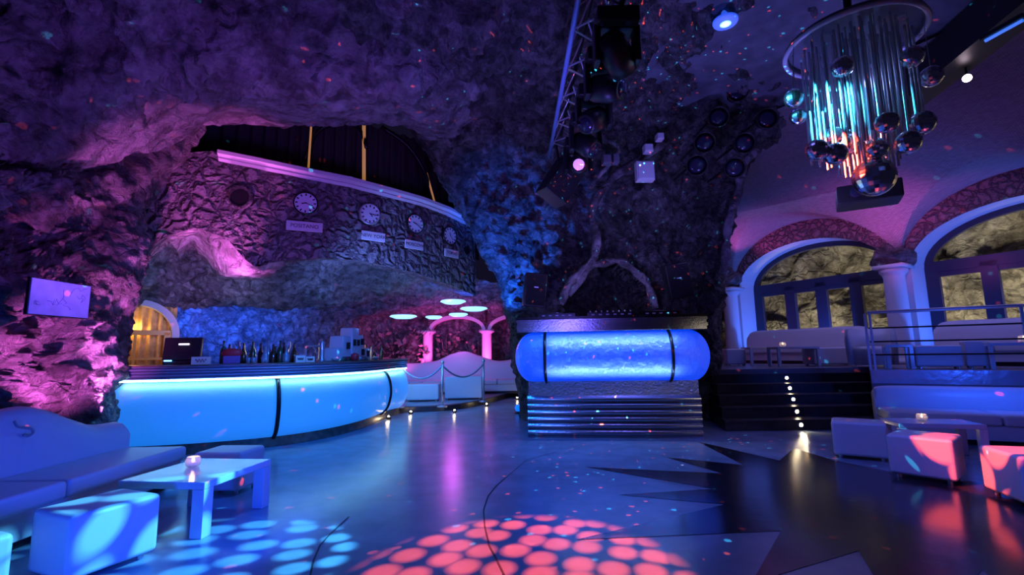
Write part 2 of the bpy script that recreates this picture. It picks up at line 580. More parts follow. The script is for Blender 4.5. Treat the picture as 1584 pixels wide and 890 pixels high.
def cpy(root, label, loc, rz=0.0, group=None):
    r = root.copy()
    COL.objects.link(r)
    r.location = loc
    r.rotation_euler = (0, 0, rz)
    r['label'] = label
    if group: r['group'] = group
    for ch in list(root.children):
        c = ch.copy()
        COL.objects.link(c)
        c.parent = r
        for g2 in ch.children:
            d = g2.copy()
            COL.objects.link(d)
            d.parent = c
    return r


def cr(p0, p1, p2, p3, t):
    return 0.5 * ((2 * p1) + (p2 - p0) * t + (2 * p0 - 5 * p1 + 4 * p2 - p3) * t * t + (3 * p1 - p0 - 3 * p2 + p3) * t ** 3)


def spl(pts, n):
    """n points along a Catmull-Rom curve through pts"""
    out = []
    m = len(pts) - 1
    for i in range(n):
        u = i / (n - 1) * m
        k = min(int(u), m - 1)
        t = u - k
        p0 = pts[k - 1] if k > 0 else pts[0] * 2 - pts[1]
        p3 = pts[k + 2] if k + 2 <= m else pts[m] * 2 - pts[m - 1]
        out.append(cr(p0, pts[k], pts[k + 1], p3, t))
    return out


def rock(name, rows, nu, nv, m, amp=.25, freq=.6, det=.06, pre=None, ridged=.5, anis=None, parent=None, fade=None):
    """surface lofted through rows of world points, then displaced with rock noise"""
    rr = [spl(r, nu) for r in rows]
    cols = [spl([rr[j][i] for j in range(len(rr))], nv) for i in range(nu)]
    V = [[cols[i][j] for i in range(nu)] for j in range(nv)]
    if pre:
        for j in range(nv):
            for i in range(nu):
                V[j][i] = pre(V[j][i], i / (nu - 1), j / (nv - 1))
    N = [[None] * nu for _ in range(nv)]
    for j in range(nv):
        for i in range(nu):
            a = V[j][min(i + 1, nu - 1)] - V[j][max(i - 1, 0)]
            b = V[min(j + 1, nv - 1)][i] - V[max(j - 1, 0)][i]
            n = a.cross(b)
            N[j][i] = n.normalized() if n.length > 1e-9 else Vector((0, -1, 0))
    vs = []
    for j in range(nv):
        for i in range(nu):
            p = V[j][i]
            n = N[j][i]
            if n.dot(CAM - p) < 0: n = -n
            q = p * freq
            if anis: q = Vector((q.x * anis[0], q.y * anis[1], q.z * anis[2]))
            wq = q + noise.noise_vector(q * .9) * .6
            a = noise.fractal(wq, 1.0, 2.1, 5) * amp
            b = (noise.ridged_multi_fractal(wq * 2.3, .9, 2.2, 5, .9, 2.0) - 1.0) * amp * ridged * .35
            c = noise.fractal(p * 5.5, .7, 2.2, 4) * det + (abs(noise.noise(p * 3.3)) - .25) * det
            k = fade(i / (nu - 1), j / (nv - 1)) if fade else 1.0
            vs.append(p + n * ((a + b) * k + c * max(k, .4)))
    fs = [(j * nu + i, j * nu + i + 1, (j + 1) * nu + i + 1, (j + 1) * nu + i) for j in range(nv - 1) for i in range(nu - 1)]
    o = MB().add(vs, fs).build(name, m, parent, smooth=True, recalc=False)
    return struct(o) if parent is None else o


# ================================================================== SETTING
# floor, with the dark star inlay and cracks set into the same slab
fl = MB()
FX0, FX1, FY0, FY1 = -9.0, 14.0, -1.5, 20.0
NX, NY = 24, 22
for i in range(NX):
    for j in range(NY):
        x0 = FX0 + (FX1 - FX0) * i / NX; x1 = FX0 + (FX1 - FX0) * (i + 1) / NX
        y0 = FY0 + (FY1 - FY0) * j / NY; y1 = FY0 + (FY1 - FY0) * (j + 1) / NY
        fl.add([(x0, y0, 0), (x1, y0, 0), (x1, y1, 0), (x0, y1, 0)], [(0, 1, 2, 3)])
star = [(1080, 684), (1206, 713), (1228, 694), (1291, 713), (1400, 735), (1750, 770), (1760, 930), (1545, 905), (1520, 882), (1500, 905),
        (1360, 905), (1328, 853), (1204, 890), (1150, 925), (1170, 890), (1208, 822), (890, 836), (1122, 781), (957, 766), (1103, 757),
        (905, 723), (1118, 733), (1030, 708), (1150, 720)]
sv = [G(*p) + Vector((0, 0, .003)) for p in star]
fl.add(sv, [tuple(range(len(sv)))], 1)


def ribbon(mb, pts, wd, z, mi):
    ps = [G(*p) for p in pts]
    for a, b in zip(ps[:-1], ps[1:]):
        d = (b - a).normalized()
        n = Vector((-d.y, d.x, 0)) * wd
        up = Vector((0, 0, z))
        mb.add([a - n + up, a + n + up, b + n + up, b - n + up], [(0, 1, 2, 3)], mi)


ribbon(fl, [(782, 740), (768, 752), (755, 768), (748, 790), (750, 815), (757, 845), (770, 870), (782, 895)], .006, .004, 2)
ribbon(fl, [(540, 800), (510, 828), (495, 845), (485, 868), (478, 900)], .006, .004, 2)
ribbon(fl, [(860, 700), (815, 712), (782, 740)], .004, .004, 2)
ribbon(fl, [(1010, 745), (1060, 752), (1110, 765)], .004, .006, 2)
o = fl.build('floor', [CONC, INLAY, CRACK], recalc=False)
struct(o)

V3 = Vector


def addz(v, z): return v + V3((0, 0, z))


# cave roof over the bar (purple mass with the overhanging lip)
xs = [-420, -180, 0, 120, 230, 330, 450, 560, 650, 780]
rows = [[G(x, -420, 5.5 + (1.0 if x > 700 else 0)) for x in xs], [G(x, -150, 5.6 + (1.0 if x > 700 else 0)) for x in xs],
        [G(x, -20, 5.5 + (.2 if x > 300 else -.1) + (1.0 if x > 700 else 0)) for x in xs]]
rows.append([P(-420, 60, 3.0), P(-180, 60, 4.0), P(0, 60, 4.9), P(120, 70, 5.3), G(230, 60, 5.2), G(330, 70, 5.2), G(450, 80, 5.3), G(560, 80, 5.35), G(650, 80, 5.4), G(780, 80, 6.5)])
rows.append([P(-420, 150, 3.0), P(-180, 160, 4.0), P(0, 170, 4.9), P(120, 175, 5.6), G(230, 140, 4.9), G(330, 140, 5.0), G(450, 140, 5.1), G(560, 140, 5.2), G(650, 140, 5.3), G(780, 150, 6.4)])
rows.append([P(-420, 260, 3.0), P(-180, 250, 4.0), P(0, 250, 4.9), P(120, 238, 5.9), P(230, 215, 7.0), P(330, 180, 7.7), P(450, 186, 8.0), P(560, 184, 8.2), P(650, 196, 8.8), P(745, 262, 11.0)])
rows.append([P(-420, 280, 3.3), P(-180, 270, 4.5), P(0, 275, 5.6), P(120, 262, 6.8), P(230, 238, 8.0), P(330, 186, 8.7), P(450, 184, 9.2), P(560, 182, 9.4), P(650, 190, 9.9), P(745, 250, 11.8)])
rows.append([r + V3((0, .8, .9)) for r in rows[-1]])
rock('ceiling', rows, 190, 120, ROCKC, amp=.30, freq=.75, det=.10, ridged=.8,
     fade=lambda u, v: 1.0 if v < .62 else .45)

# left rock wall and pillar
ys = [150, 220, 300, 335, 380, 440, 500, 560, 610, 660, 720, 800]
edge = [330, 290, 225, 214, 222, 206, 192, 184, 178, 184, 186, 190]
dd = [8.3, 8.1, 7.6, 7.2, 7.1, 6.9, 6.75, 6.6, 6.5, 6.45, 6.5, 6.5]
rows = []
for y, e, d in zip(ys, edge, dd):
    under = 0.45 if 330 < y < 420 else (-.30 if y == 300 else 0)
    k = d - 6.5
    r = [P(-520, y, 2.2), P(-260, y, 3.2), P(-80, y, 4.2 + under), P(10, y, 4.8 + under + k * .2), P(80, y, 5.3 + under + k * .4), P(140, y, 5.8 + under * .7 + k * .7), P(e, y, d), P(e + 6, y, d + 1.0), P(e + 2, y, d + 3.0)]
    rows.append(r)
rock('wall_left', rows, 150, 170, ROCK, amp=.30, freq=1.0, det=.17, ridged=1.5, anis=(1, 1, 1.5),
     fade=lambda u, v: 1.0 if u < .60 else .35)

# soffit vault, bar back wall and rear cave in one surface
cx = [170, 235, 300, 385, 500, 600, 700, 800, 900]
r0w = [(150, 470, 8.6), (222, 392, 8.9), (300, 352, 9.2), (388, 412, 9.3), (500, 400, 9.7), (600, 412, 10.7), (690, 440, 11.7), (780, 455, 13), (880, 460, 14)]
r1w = [(150, 480, 9.2), (232, 430, 9.7), (300, 400, 10.3), (380, 430, 10.2), (495, 425, 10.8), (600, 436, 12.0), (700, 452, 13.6), (790, 465, 15), (890, 470, 15.5)]
r2w = [(150, 490, 9.6), (232, 466, 10.2), (300, 470, 10.7), (380, 470, 10.9), (490, 474, 11.8), (600, 462, 14), (700, 474, 16), (790, 480, 17), (890, 485, 17.5)]
r3w = [(150, 500, 9.8), (234, 468, 10.9), (300, 462, 11.9), (380, 462, 12.4), (480, 470, 13.2), (590, 489, 16), (700, 488, 18.3), (790, 490, 18.6), (890, 492, 18.6)]
r4w = [(150, 530, 9.8), (236, 510, 10.7), (300, 500, 12.0), (380, 500, 12.6), (480, 510, 13.6), (585, 505, 16.5), (700, 505, 18.8), (790, 505, 19), (890, 505, 19)]
r0w = [(x_, y_ - 16, d_ + .1) for x_, y_, d_ in r0w]
rows = [[P(*q) for q in r] for r in (r0w, r1w, r2w, r3w, r4w)]
rows.append([V3((p.x, p.y + .1, 0.9)) for p in rows[-1]])
rows.append([V3((p.x, p.y, -.05)) for p in rows[-1]])
rock('wall_back', rows, 170, 120, ROCKS, amp=.16, freq=1.0, det=.09, ridged=.9,
     fade=lambda u, v: .4 if v < .12 else 1.0)

# pale arch reveal over the left end of the bar
ri = [[P(*q) for q in [(258, 366, 8.75), (285, 350, 8.75), (318, 350, 8.8), (352, 366, 8.85), (394, 410, 8.95), (440, 404, 9.1)]],
      [P(*q) for q in [(268, 380, 9.2), (292, 362, 9.25), (318, 372, 9.3), (342, 398, 9.35), (372, 424, 9.4), (436, 414, 9.5)]],
      [P(*q) for q in [(276, 392, 9.7), (298, 370, 9.8), (318, 392, 9.9), (334, 416, 10.0), (350, 430, 10.0), (420, 428, 10.1)]],
      [P(*q) for q in [(276, 412, 10.6), (298, 398, 10.8), (318, 412, 10.9), (334, 426, 10.9), (350, 436, 10.9), (420, 436, 11.0)]]]
rock('wall_arch', ri, 60, 30, ROCKC, amp=.05, freq=1.6, det=.04, ridged=.6)
# rear lounge left rock with pink foliage growth
# central rock mass, with the niche behind the booth
spec = [(-260, 540, 1330, None, 5.45), (-60, 555, 1310, None, 5.5), (60, 570, 1290, None, 5.5), (150, 590, 1235, 7.9, None), (200, 640, 1200, 8.7, None), (250, 672, 1158, 9.5, None),
        (310, 705, 1138, 9.8, None), (370, 738, 1122, 10.0, None), (430, 770, 1116, 9.8, None), (480, 785, 1110, 9.5, None), (540, 797, 1112, 9.3, None), (620, 806, 1112, 9.2, None), (720, 812, 1114, 9.2, None)]
rows = []
for y, a, b, D, z in spec:
    r = []
    for k in range(9):
        px = a + (b - a) * k / 8
        if D is None:
            r.append(G(px, y, z if (k <= 4 or y < -100) else z + (.12, .35, .45, .4)[k - 5]))
        else:
            dl = D + (1.0 if k == 0 else .25 if k == 1 else 0) + (.4 if k > 6 else 0) + .12 * math.sin(k * 1.9 + y * .02)
            r.append(P(px, y, dl))
    if D is None:
        r = [r[0] + V3((-.3, 0, .1))] + r + [r[-1] + V3((.3, 0, .1))]
    else:
        r = [P(a + 8, y, D + 3.0)] + r + [P(b - 2, y, D + 2.6)]
    rows.append(r)


def niche(p, u, v):
    d = p - CAM
    c = P(935, 470, 9.5)
    if abs(p.y - 9.5) < 1.6:
        ex = (p.x - c.x) / .85
        ez = (p.z - c.z + .1) / .95
        q = ex * ex + ez * ez
        if q < 1.0:
            p = p + V3((0, 2.2 * (1 - q) ** .4, 0))
    return p


rock('wall_center', rows, 190, 190, ROCKM, amp=.26, freq=.9, det=.13, ridged=1.0, pre=niche,
     fade=lambda u, v: .55 if (u < .12 or u > .9) else 1.0)
# quartz-like calcite veins climbing the centre rock
def vein(pts, r, D, name='trim_1'):
    b = MB()
    ps = spl([P(x, y, D) for x, y in pts], 26)
    ps = [p + noise.noise_vector(p * 3) * .05 for p in ps]
    b.tube(ps, [r * (.6 + .5 * abs(math.sin(i * .9))) for i in range(26)], n=8)
    return struct(b.build(name, ROCKC, smooth=True))


vein([(880, 455), (905, 420), (925, 380), (915, 330), (935, 290), (965, 262), (1000, 240), (1050, 205), (1070, 170), (1085, 120), (1100, 70)], .085, 9.15)
vein([(868, 470), (880, 440), (905, 415), (940, 405), (975, 412), (1000, 440), (1015, 478)], .08, 9.15, 'trim_2')
vein([(925, 200), (935, 215), (955, 225), (950, 245), (925, 275)], .04, 8.75, 'trim_3')
vein([(1215, 150), (1185, 210), (1155, 250), (1140, 300), (1126, 360), (1118, 425)], .09, 9.75, 'trim_4')

# masonry balcony wall (bottom follows the soffit edge)
bp = [(140, 8.2), (230, 8.5), (330, 8.75), (472, 9.2), (571, 9.9), (636, 10.6), (690, 11.4), (735, 12.3)]
XY = spl([V3((P(x, 300, d).x, d, 0)) for x, d in bp], 80)


def proj(p):
    d = p - CAM
    k = d.dot(fw)
    return 792 + F * d.dot(RT) / k, 445 - F * d.dot(UP) / k


def lerp(tab, x):
    if x <= tab[0][0]: return tab[0][1]
    for (a, ya), (b, yb) in zip(tab[:-1], tab[1:]):
        if x <= b: return ya + (yb - ya) * (x - a) / (b - a)
    return tab[-1][1]


TOPY = [(140, 262), (230, 250), (290, 236), (330, 234), (400, 248), (470, 263), (540, 277), (600, 293), (650, 307), (690, 322), (720, 337), (760, 360)]
BOTY = [(140, 470), (200, 415), (222, 392), (250, 368), (300, 352), (350, 368), (388, 412), (430, 404), (500, 399), (560, 404), (600, 412), (650, 424), (700, 442), (760, 470)]


def wallz(xy, tab):
    z = 3
    for _ in range(12):
        px, py = proj(V3((xy.x, xy.y, z)))
        want = lerp(tab, px)
        z += (py - want) / F * xy.y
    return z


bw = MB()
NS = 14
Wn = []
for i, p in enumerate(XY):
    a = XY[max(i - 1, 0)]; b = XY[min(i + 1, len(XY) - 1)]
    t = (b - a).normalized()
    Wn.append(V3((t.y, -t.x, 0)))
ZT = [wallz(p, TOPY) for p in XY]
ZB = [wallz(p, BOTY) for p in XY]
HOLES = []
vs = []
for i, p in enumerate(XY):
    for j in range(NS):
        z = ZB[i] + (ZT[i] - ZB[i]) * j / (NS - 1)
        q = V3((p.x, p.y, z))
        q += Wn[i] * (noise.fractal(q * 2.0, 1, 2, 4) * .03)
        vs.append(q)
    vs.append(V3((p.x, p.y, ZT[i])) - Wn[i] * .45)
    vs.append(V3((p.x, p.y, ZB[i] + .05)) - Wn[i] * .45)
m = NS + 2
fs = [(i * m + j, (i + 1) * m + j, (i + 1) * m + (j + 1) % m, i * m + (j + 1) % m) for i in range(len(XY) - 1) for j in range(m)]
struct(bw.add(vs, fs).build('wall_balcony', MASON, smooth=False))
# coping moulding
cp = MB()
prof = [(-.40, .0), (.02, .0), (.05, .05), (.03, .08), (.12, .12), (.12, .19), (.06, .22), (-.40, .22)]
i0 = next(i for i, p in enumerate(XY) if proj(addz(p, 4.8))[0] > 330)
i1 = max(i for i, p in enumerate(XY) if proj(addz(p, 4.8))[0] < 722)
vs = []
for i in range(i0, i1 + 1):
    for a, z in prof:
        vs.append(V3((XY[i].x, XY[i].y, ZT[i] - .18 + z)) + Wn[i] * a)
m = len(prof)
fs = [(i * m + j, (i + 1) * m + j, (i + 1) * m + (j + 1) % m, i * m + (j + 1) % m) for i in range(i1 - i0) for j in range(m)]
struct(cp.add(vs, fs).build('trim_5', PLAST))


def onwall(px, py, off=.0):
    """point and outward normal on the balcony wall seen at a pixel"""
    best = None
    for i, p in enumerate(XY):
        x, _ = proj(addz(p, 3.8))
        if best is None or abs(x - px) < best[0]:
            best = (abs(x - px), i)
    i = best[1]
    p = P(px, py, XY[i].y)
    return V3((XY[i].x, XY[i].y, p.z)) + Wn[i] * off, Wn[i]


# porthole rings in the balcony wall
for n_, (px, py, r, lab) in enumerate([(362, 306, .19, 'round porthole in the stone balcony wall left of the first clock'), (719, 385, .17, 'small round porthole at the narrow end of the clock wall')]):
    c, n = onwall(px, py, .03)
    R = n.to_track_quat('Z', 'Y').to_matrix()
    t = thing('porthole', lab, 'porthole', c)
    MB().lathe((0, 0, 0), [(r + .05, -.05), (r + .05, .04), (r, .05), (r - .02, .02), (r - .02, -.04)], 28, R=R).build('rim', ROCKM, t, smooth=True)
    MB().lathe((0, 0, 0), [(r - .015, -.02), (r - .04, -.018), (0.001, -.018)], 28, R=R).build('opening', BLK, t)

# ceiling, right side, above the dance floor
cl = MB()
NXc, NYc = 60, 50
vs = []
for j in range(NYc):
    for i in range(NXc):
        x = 2.2 + 13 * i / (NXc - 1); y = -1 + 15 * j / (NYc - 1)
        vs.append(V3((x, y, 5.85 + .10 * noise.noise(V3((x * .7, y * .7, 0))))))
fs = [(j * NXc + i, j * NXc + i + 1, (j + 1) * NXc + i + 1, (j + 1) * NXc + i) for j in range(NYc - 1) for i in range(NXc - 1)]
struct(cl.add(vs, fs).build('ceiling', PLASTC, smooth=True, recalc=False))

# ------------------------------------------------------------------ window wall, vault
UW = V3((.498, -.867, 0))
NW = V3((-.867, -.498, 0))            # towards the room
W0 = V3((7.05, 16.1, 0))              # wall face at t=0
ZS = 3.3
BAYS = [-1.77, 2.83, 7.43, 12.03]


def wp(t, d, z):
    return W0 + UW * t + NW * d + V3((0, 0, z))


def el(t, hw, rise):
    for c in BAYS:
        k = (t - c) / hw
        if abs(k) < 1:
            return ZS + rise * math.sqrt(1 - k * k)
    return None


ts = []
for c in BAYS:
    ts += [c - 2.3] + [c - 2.1 * math.cos(PI * k / 26) for k in range(27)]
ts = sorted(set(round(t, 4) for t in ts)) + [BAYS[-1] + 2.3]
wl = MB()
for a, b in zip(ts[:-1], ts[1:]):
    mid = (a + b) / 2
    za = el(a, 2.1, 1.18) if el(mid, 2.1, 1.18) else .9
    zb = el(b, 2.1, 1.18) if el(mid, 2.1, 1.18) else .9
    za = za or ZS
    zb = zb or ZS
    # lower part / reveal
    if el(mid, 2.1, 1.18):
        wl.add([wp(a, 0, za), wp(b, 0, zb), wp(b, -.9, zb), wp(a, -.9, za)], [(0, 1, 2, 3)], 1)
        wl.add([wp(a, 0, za), wp(b, 0, zb), wp(b, 0, 5.2), wp(a, 0, 5.2)], [(0, 1, 2, 3)], 0)
    else:
        wl.add([wp(a, 0, za), wp(b, 0, zb), wp(b, 0, ZS), wp(a, 0, ZS)], [(0, 1, 2, 3)], 1)
        wl.add([wp(a, 0, ZS), wp(b, 0, ZS), wp(b, 0, 5.2), wp(a, 0, 5.2)], [(0, 1, 2, 3)], 0)
for c in BAYS:
    for s_ in (-1, 1):
        t = c + 2.1 * s_
        wl.add([wp(t, 0, .9), wp(t, 0, ZS), wp(t, -.9, ZS), wp(t, -.9, .9)], [(0, 1, 2, 3)], 1)
struct(wl.build('wall_right', [ARCHST, PLAST], recalc=True))

# groin vault
vt = MB()
NT, NDv = 260, 60
uvs = []
for i in range(NT):
    t = -3.5 + 17 * i / (NT - 1)
    for j in range(NDv):
        d = 5.6 * (j / (NDv - 1)) ** 1.2
        f = el(t, 2.3, 1.75) or ZS
        gg = ZS + 2.5 * math.sqrt(max(0, 1 - (1 - min(d / 5.2, 1)) ** 2))
        z = max(f, gg)
        vt.v.append(tuple(wp(t, d, z)))
        uvs.append((t * 1.0, d * 1.0 + z * .7))
vt.f = [(i * NDv + j, (i + 1) * NDv + j, (i + 1) * NDv + j + 1, i * NDv + j + 1) for i in range(NT - 1) for j in range(NDv - 1)]
vt.mi = [0] * len(vt.f)
vt.uv = uvs
struct(vt.build('ceiling', BRICK, smooth=False, recalc=False))


# columns with rough capitals
def column(t, i):
    b = MB()
    c = wp(t, .22, 0)
    b.lathe(c + V3((0, 0, .96)), [(.29, 0), (.29, .08), (.24, .14), (.235, .2), (.215, 2.1), (.24, 2.16), (.29, 2.22), (.29, 2.32)], 28)
    b.box(c + V3((0, 0, 3.31)), (.64, .64, .09), rot=-1.05)
    o = struct(b.build('column_%d' % i, PLAST, smooth=False, bevel=0))
    for p in o.data.polygons: p.use_smooth = abs(p.normal.z) < .5 and len(p.vertices) == 4
    # rock corbel
    q = MB()
    q.sphere(c + V3((0, 0, 3.58)), .44, 24, 16, sc=(1.0, .9, .6))
    q.v = [tuple(Vector(v) + noise.noise_vector(Vector(v) * 3.1) * .17) for v in q.v]
    struct(q.build('trim_%d' % (i + 5), ROCK, smooth=False))


column(.53, 1)
column(5.05, 2)
column(9.73, 3)

# arched windows
for n_, c in enumerate(BAYS[1:3]):
    wroot = bpy.data.objects.new('window_%d' % (n_ + 1), None)
    COL.objects.link(wroot)
    wroot['kind'] = 'structure'
    D0 = -.80
    fr = MB()
    hw, rise = 2.03, 1.12
    K = 36
    outer = [(c - hw * math.cos(PI * k / K), ZS + rise * math.sin(PI * k / K)) for k in range(K + 1)]
    inner = [(c - (hw - .10) * math.cos(PI * k / K), ZS + (rise - .08) * math.sin(PI * k / K)) for k in range(K + 1)]
    fill = [(c - 2.12 * math.cos(PI * k / K), ZS + 1.2 * math.sin(PI * k / K)) for k in range(K + 1)]
    for k in range(K):
        for A, Bq, dA, dB in ((inner, fill, .06, .06), (inner, inner, .06, -.06)):
            a0 = wp(A[k][0], D0 + dA, A[k][1]); a1 = wp(A[k + 1][0], D0 + dA, A[k + 1][1])
            b0 = wp(Bq[k][0], D0 + dB, Bq[k][1]); b1 = wp(Bq[k + 1][0], D0 + dB, Bq[k + 1][1])
            fr.add([a0, a1, b1, b0], [(0, 1, 2, 3)])
    Rw = Matrix((UW, -NW, V3((0, 0, 1)))).transposed()

    def bar(t0, t1, z0, z1, th=.12):
        fr.box(wp((t0 + t1) / 2, D0, (z0 + z1) / 2), (t1 - t0, th, z1 - z0), R=Rw)
    bar(c - hw - .15, c - hw + .2, .96, ZS)
    bar(c + hw - .2, c + hw + .15, .96, ZS)
    bar(c - hw, c + hw, ZS - .12, ZS + .14, .14)
    bar(c - hw, c + hw, .96, 1.2)
    for k in (-1, 0, 1):
        bar(c + k * .92 - .15, c + k * .92 + .15, .96, ZS, .14)
    for k in range(4):
        cc = c - 1.38 + .92 * k
        bar(cc - .46, cc + .46, ZS - .24, ZS - .1, .10)
    fr.build('window_frame', FRAMEB, wroot)
    light('SPOT', wp(c + .9, -.25, 1.15), (.05, .16, 1.0), 420, to=wp(c - 1.6, -.4, 3.7), size=.1, angle=100)
    light('SPOT', wp(c - 1.2, -.25, 1.1), (.03, .12, 1.0), 60, to=wp(c - 2.1, -.4, 2.6), size=.1, angle=110)
    gp = MB()
    pts = [wp(c - hw, D0, .96)] + [wp(a, D0, z) for a, z in outer] + [wp(c + hw, D0, .96)]
    gp.add(pts, [tuple(range(len(pts)))])
    m_ = bpy.data.materials.get('window_glass') or mat('window_glass', (.9, .95, 1), .02, trans=1.0, ior=1.02, spec=.5)
    m_.node_tree.nodes['Principled BSDF'].inputs['Alpha'].default_value = .12
    gp.build('window_pane', m_, wroot)

# cliff outside
rows = []
for z, d in ((-.5, -3.2), (1.5, -3.6), (3.2, -4.2), (5, -4.6), (8, -5.0)):
    rows.append([wp(t, d, z) for t in (-6, -2, 2, 6, 10, 15, 20)])
rock('hills', rows, 160, 60, CLIFF, amp=.7, freq=.5, det=.12, ridged=1.0)
for t in (1.0, 5.0, 9.0, 13.0):
    light('SPOT', wp(t, -1.2, 1.2), (1.0, .86, .60), 520, to=wp(t + .8, -4.2, 3.4), size=.2, angle=150)
# handrail outside
tag(MB().tube([wp(7, -1.8, 2.6), wp(16, -1.8, 2.6)], .03).build('outdoor_handrail', STEEL), 'pale handrail running outside behind the right-hand window', 'handrail')

# ------------------------------------------------------------------ right platform, stairs
ZP = .96
nl = V3((4.0, 9.9, 0)); nr = V3((7.25, 9.9, 0))
ra = V3((6.28, 8.55, 0)); rb = ra + V3((1.54, -1, 0)).normalized() * 6.0
pl = MB()
poly = [(nl.x, nl.y), (nr.x, nr.y), (ra.x, ra.y), (rb.x, rb.y), (15.0, 3.0), (16, 8), (wp(13, -1.1, 0).x, wp(13, -1.1, 0).y), (wp(-2, -1.1, 0).x, wp(-2, -1.1, 0).y), (4.0, 17.5)]
pl.prism(poly, 0, ZP)
o = struct(pl.build('floor_platform', mat('platform_deck', (.16, .15, .18), .35, bump=.1, bs=4)))
# fascia board of the railing platform
fa = MB()
e = (rb - ra).normalized()
nn = V3((-e.y, e.x, 0)) * -1
fa.add([ra + nn * .03 + V3((0, 0, .74)), rb + nn * .03 + V3((0, 0, .74)), rb + nn * .03 + V3((0, 0, ZP + .01)), ra + nn * .03 + V3((0, 0, ZP + .01)),
        ra - nn * .02 + V3((0, 0, .74)), rb - nn * .02 + V3((0, 0, .74)), rb - nn * .02 + V3((0, 0, ZP + .01)), ra - nn * .02 + V3((0, 0, ZP + .01))],
       [(0, 1, 2, 3), (4, 5, 6, 7), (3, 2, 6, 7), (0, 1, 5, 4), (0, 3, 7, 4), (1, 2, 6, 5)])
struct(fa.build('trim_9', mat('fascia_steel', (.35, .36, .42), .3, metal=.6, bump=.2, bs=9)))
st = MB()
for k in range(5):
    z1 = ZP / 5.5 * (k + 1)
    y0 = 8.3 + .36 * k
    xl = 3.55 + .12 * k; xr = 6.0 + .27 * k
    st.prism([(xl, y0), (xr, y0), (7.4, 10.0), (3.9, 10.0)], 0 if k == 0 else z1 - ZP / 5.5, z1 - .03)
    st.prism([(xl - .01, y0 - .03), (xr + .01, y0 - .03), (7.4, 10.0), (3.9, 10.0)], z1 - .03, z1)
struct(st.build('stairs', DWOOD))
for k in range(5):
    y0 = 8.3 + .36 * k
    z = ZP / 5.5 * (k + .5)
    c = V3((4.82 + .16 * k, y0 - .006, z))
    if k == 0: c.y -= 0
    t = thing('step_light', ['lowest small warm round step light on the dark stairs', 'second step light from the bottom of the dark stairs', 'middle of the five step lights on the dark stairs', 'fourth step light from the bottom of the dark stairs', 'topmost small warm step light just under the platform edge'][k], 'light', c, group='step lights up the dark stairs')
    R = V3((0, -1, 0)).to_track_quat('Z', 'Y').to_matrix()
    MB().lathe((0, 0, 0), [(.045, 0), (.045, .008), (.03, .012), (.03, .004)], 18, R=R).build('bezel', STEEL, t)
    MB().lathe((0, 0, 0), [(.03, .004), (.03, .010), (.001, .014)], 18, R=R).build('lens', LWARM, t)
light('SPOT', (4.82, 8.2, .13), (1, .75, .4), 3, to=(4.8, 7.4, 0), size=.02, angle=140)

# railing
rl = thing('railing', 'blue-lit metal balustrade along the edge of the raised lounge', 'railing', (0, 0, 0))
posts = [0.05, 2.05, 4.05, 5.9]
for q in posts:
    for dq in (-.035, .035):
        c = ra + e * (q + dq) - nn * .1
        MB().box((c.x, c.y, ZP + .5), (.035, .05, 1.0), rot=math.atan2(e.y, e.x)).build('post', STEEL, rl)
for k, (z, r) in enumerate(((1.02, .028), (.74, .014), (.50, .014), (.27, .014))):
    MB().tube([ra + e * .05 - nn * .1 + V3((0, 0, ZP + z)), ra + e * 5.9 - nn * .1 + V3((0, 0, ZP + z))], r).build('handrail' if k == 0 else 'rail', BLKM if k else STEEL, rl)

# ================================================================== BAR
fp = [G(120, 712), G(290, 703), G(420, 691), G(500, 678), G(560, 662), G(600, 645)]
end = fp[-1]
fp += [end + V3((.10, .45, 0)), end + V3((-.05, .9, 0)), end + V3((-.5, 1.3, 0))]
BPATH = spl([V3((p.x, p.y, 0)) for p in fp], 120)
BN = []
for i, p in enumerate(BPATH):
    a = BPATH[max(i - 1, 0)]; b = BPATH[min(i + 1, len(BPATH) - 1)]
    t = (b - a).normalized()
    BN.append(V3((t.y, -t.x, 0)))


def sweep(prof, i0, i1, closed=True, sub=1):
    b = MB()
    m = len(prof)
    vs = []
    for i in range(i0, i1 + 1):
        for a, z in prof:
            vs.append(BPATH[i] + BN[i] * a + V3((0, 0, z)))
    rng = m if closed else m - 1
    fs = [(i * m + j, (i + 1) * m + j, (i + 1) * m + (j + 1) % m, i * m + (j + 1) % m) for i in range(i1 - i0) for j in range(rng)]
    if closed:
        fs.append(tuple(range(m)))
        fs.append(tuple(reversed([(i1 - i0) * m + j for j in range(m)])))
    return b.add(vs, fs)


def bidx(px):
    return min(range(len(BPATH)), key=lambda i: abs(proj(BPATH[i] + BN[i] * .2 + V3((0, 0, .6)))[0] - px) + (50 if i > 95 else 0))


LB = len(BPATH) - 1
PPROF = [(-.02, .13), (.07, .17), (.15, .26), (.20, .40), (.225, .56), (.215, .72), (.18, .86), (.12, .97), (.05, 1.04)]
pp = spl([V3((a, z, 0)) for a, z in PPROF], 20)
outerp = [(p.x, p.y) for p in pp]
bar_t = thing('bar_counter', 'long curved bar with glowing cyan panels and ribbed steel edge', 'bar', (0, 0, 0))
sweep([(-.3, 0), (.05, 0), (.05, .02), (.02, .15), (-.3, .15)], 0, LB).build('plinth', mat('plinth_stone', (.12, .10, .09), .3, var=.3, bs=9), bar_t)
cuts = [0, bidx(427), bidx(601), LB]
for k in range(3):
    a, b = cuts[k], cuts[k + 1]
    o = sweep(outerp + [(-.1, 1.04), (-.1, .13)], a, b).build('front_panel', PANEL, bar_t, smooth=False)
    for p in o.data.polygons: p.use_smooth = len(p.vertices) == 4 and abs(p.normal.z) < .97
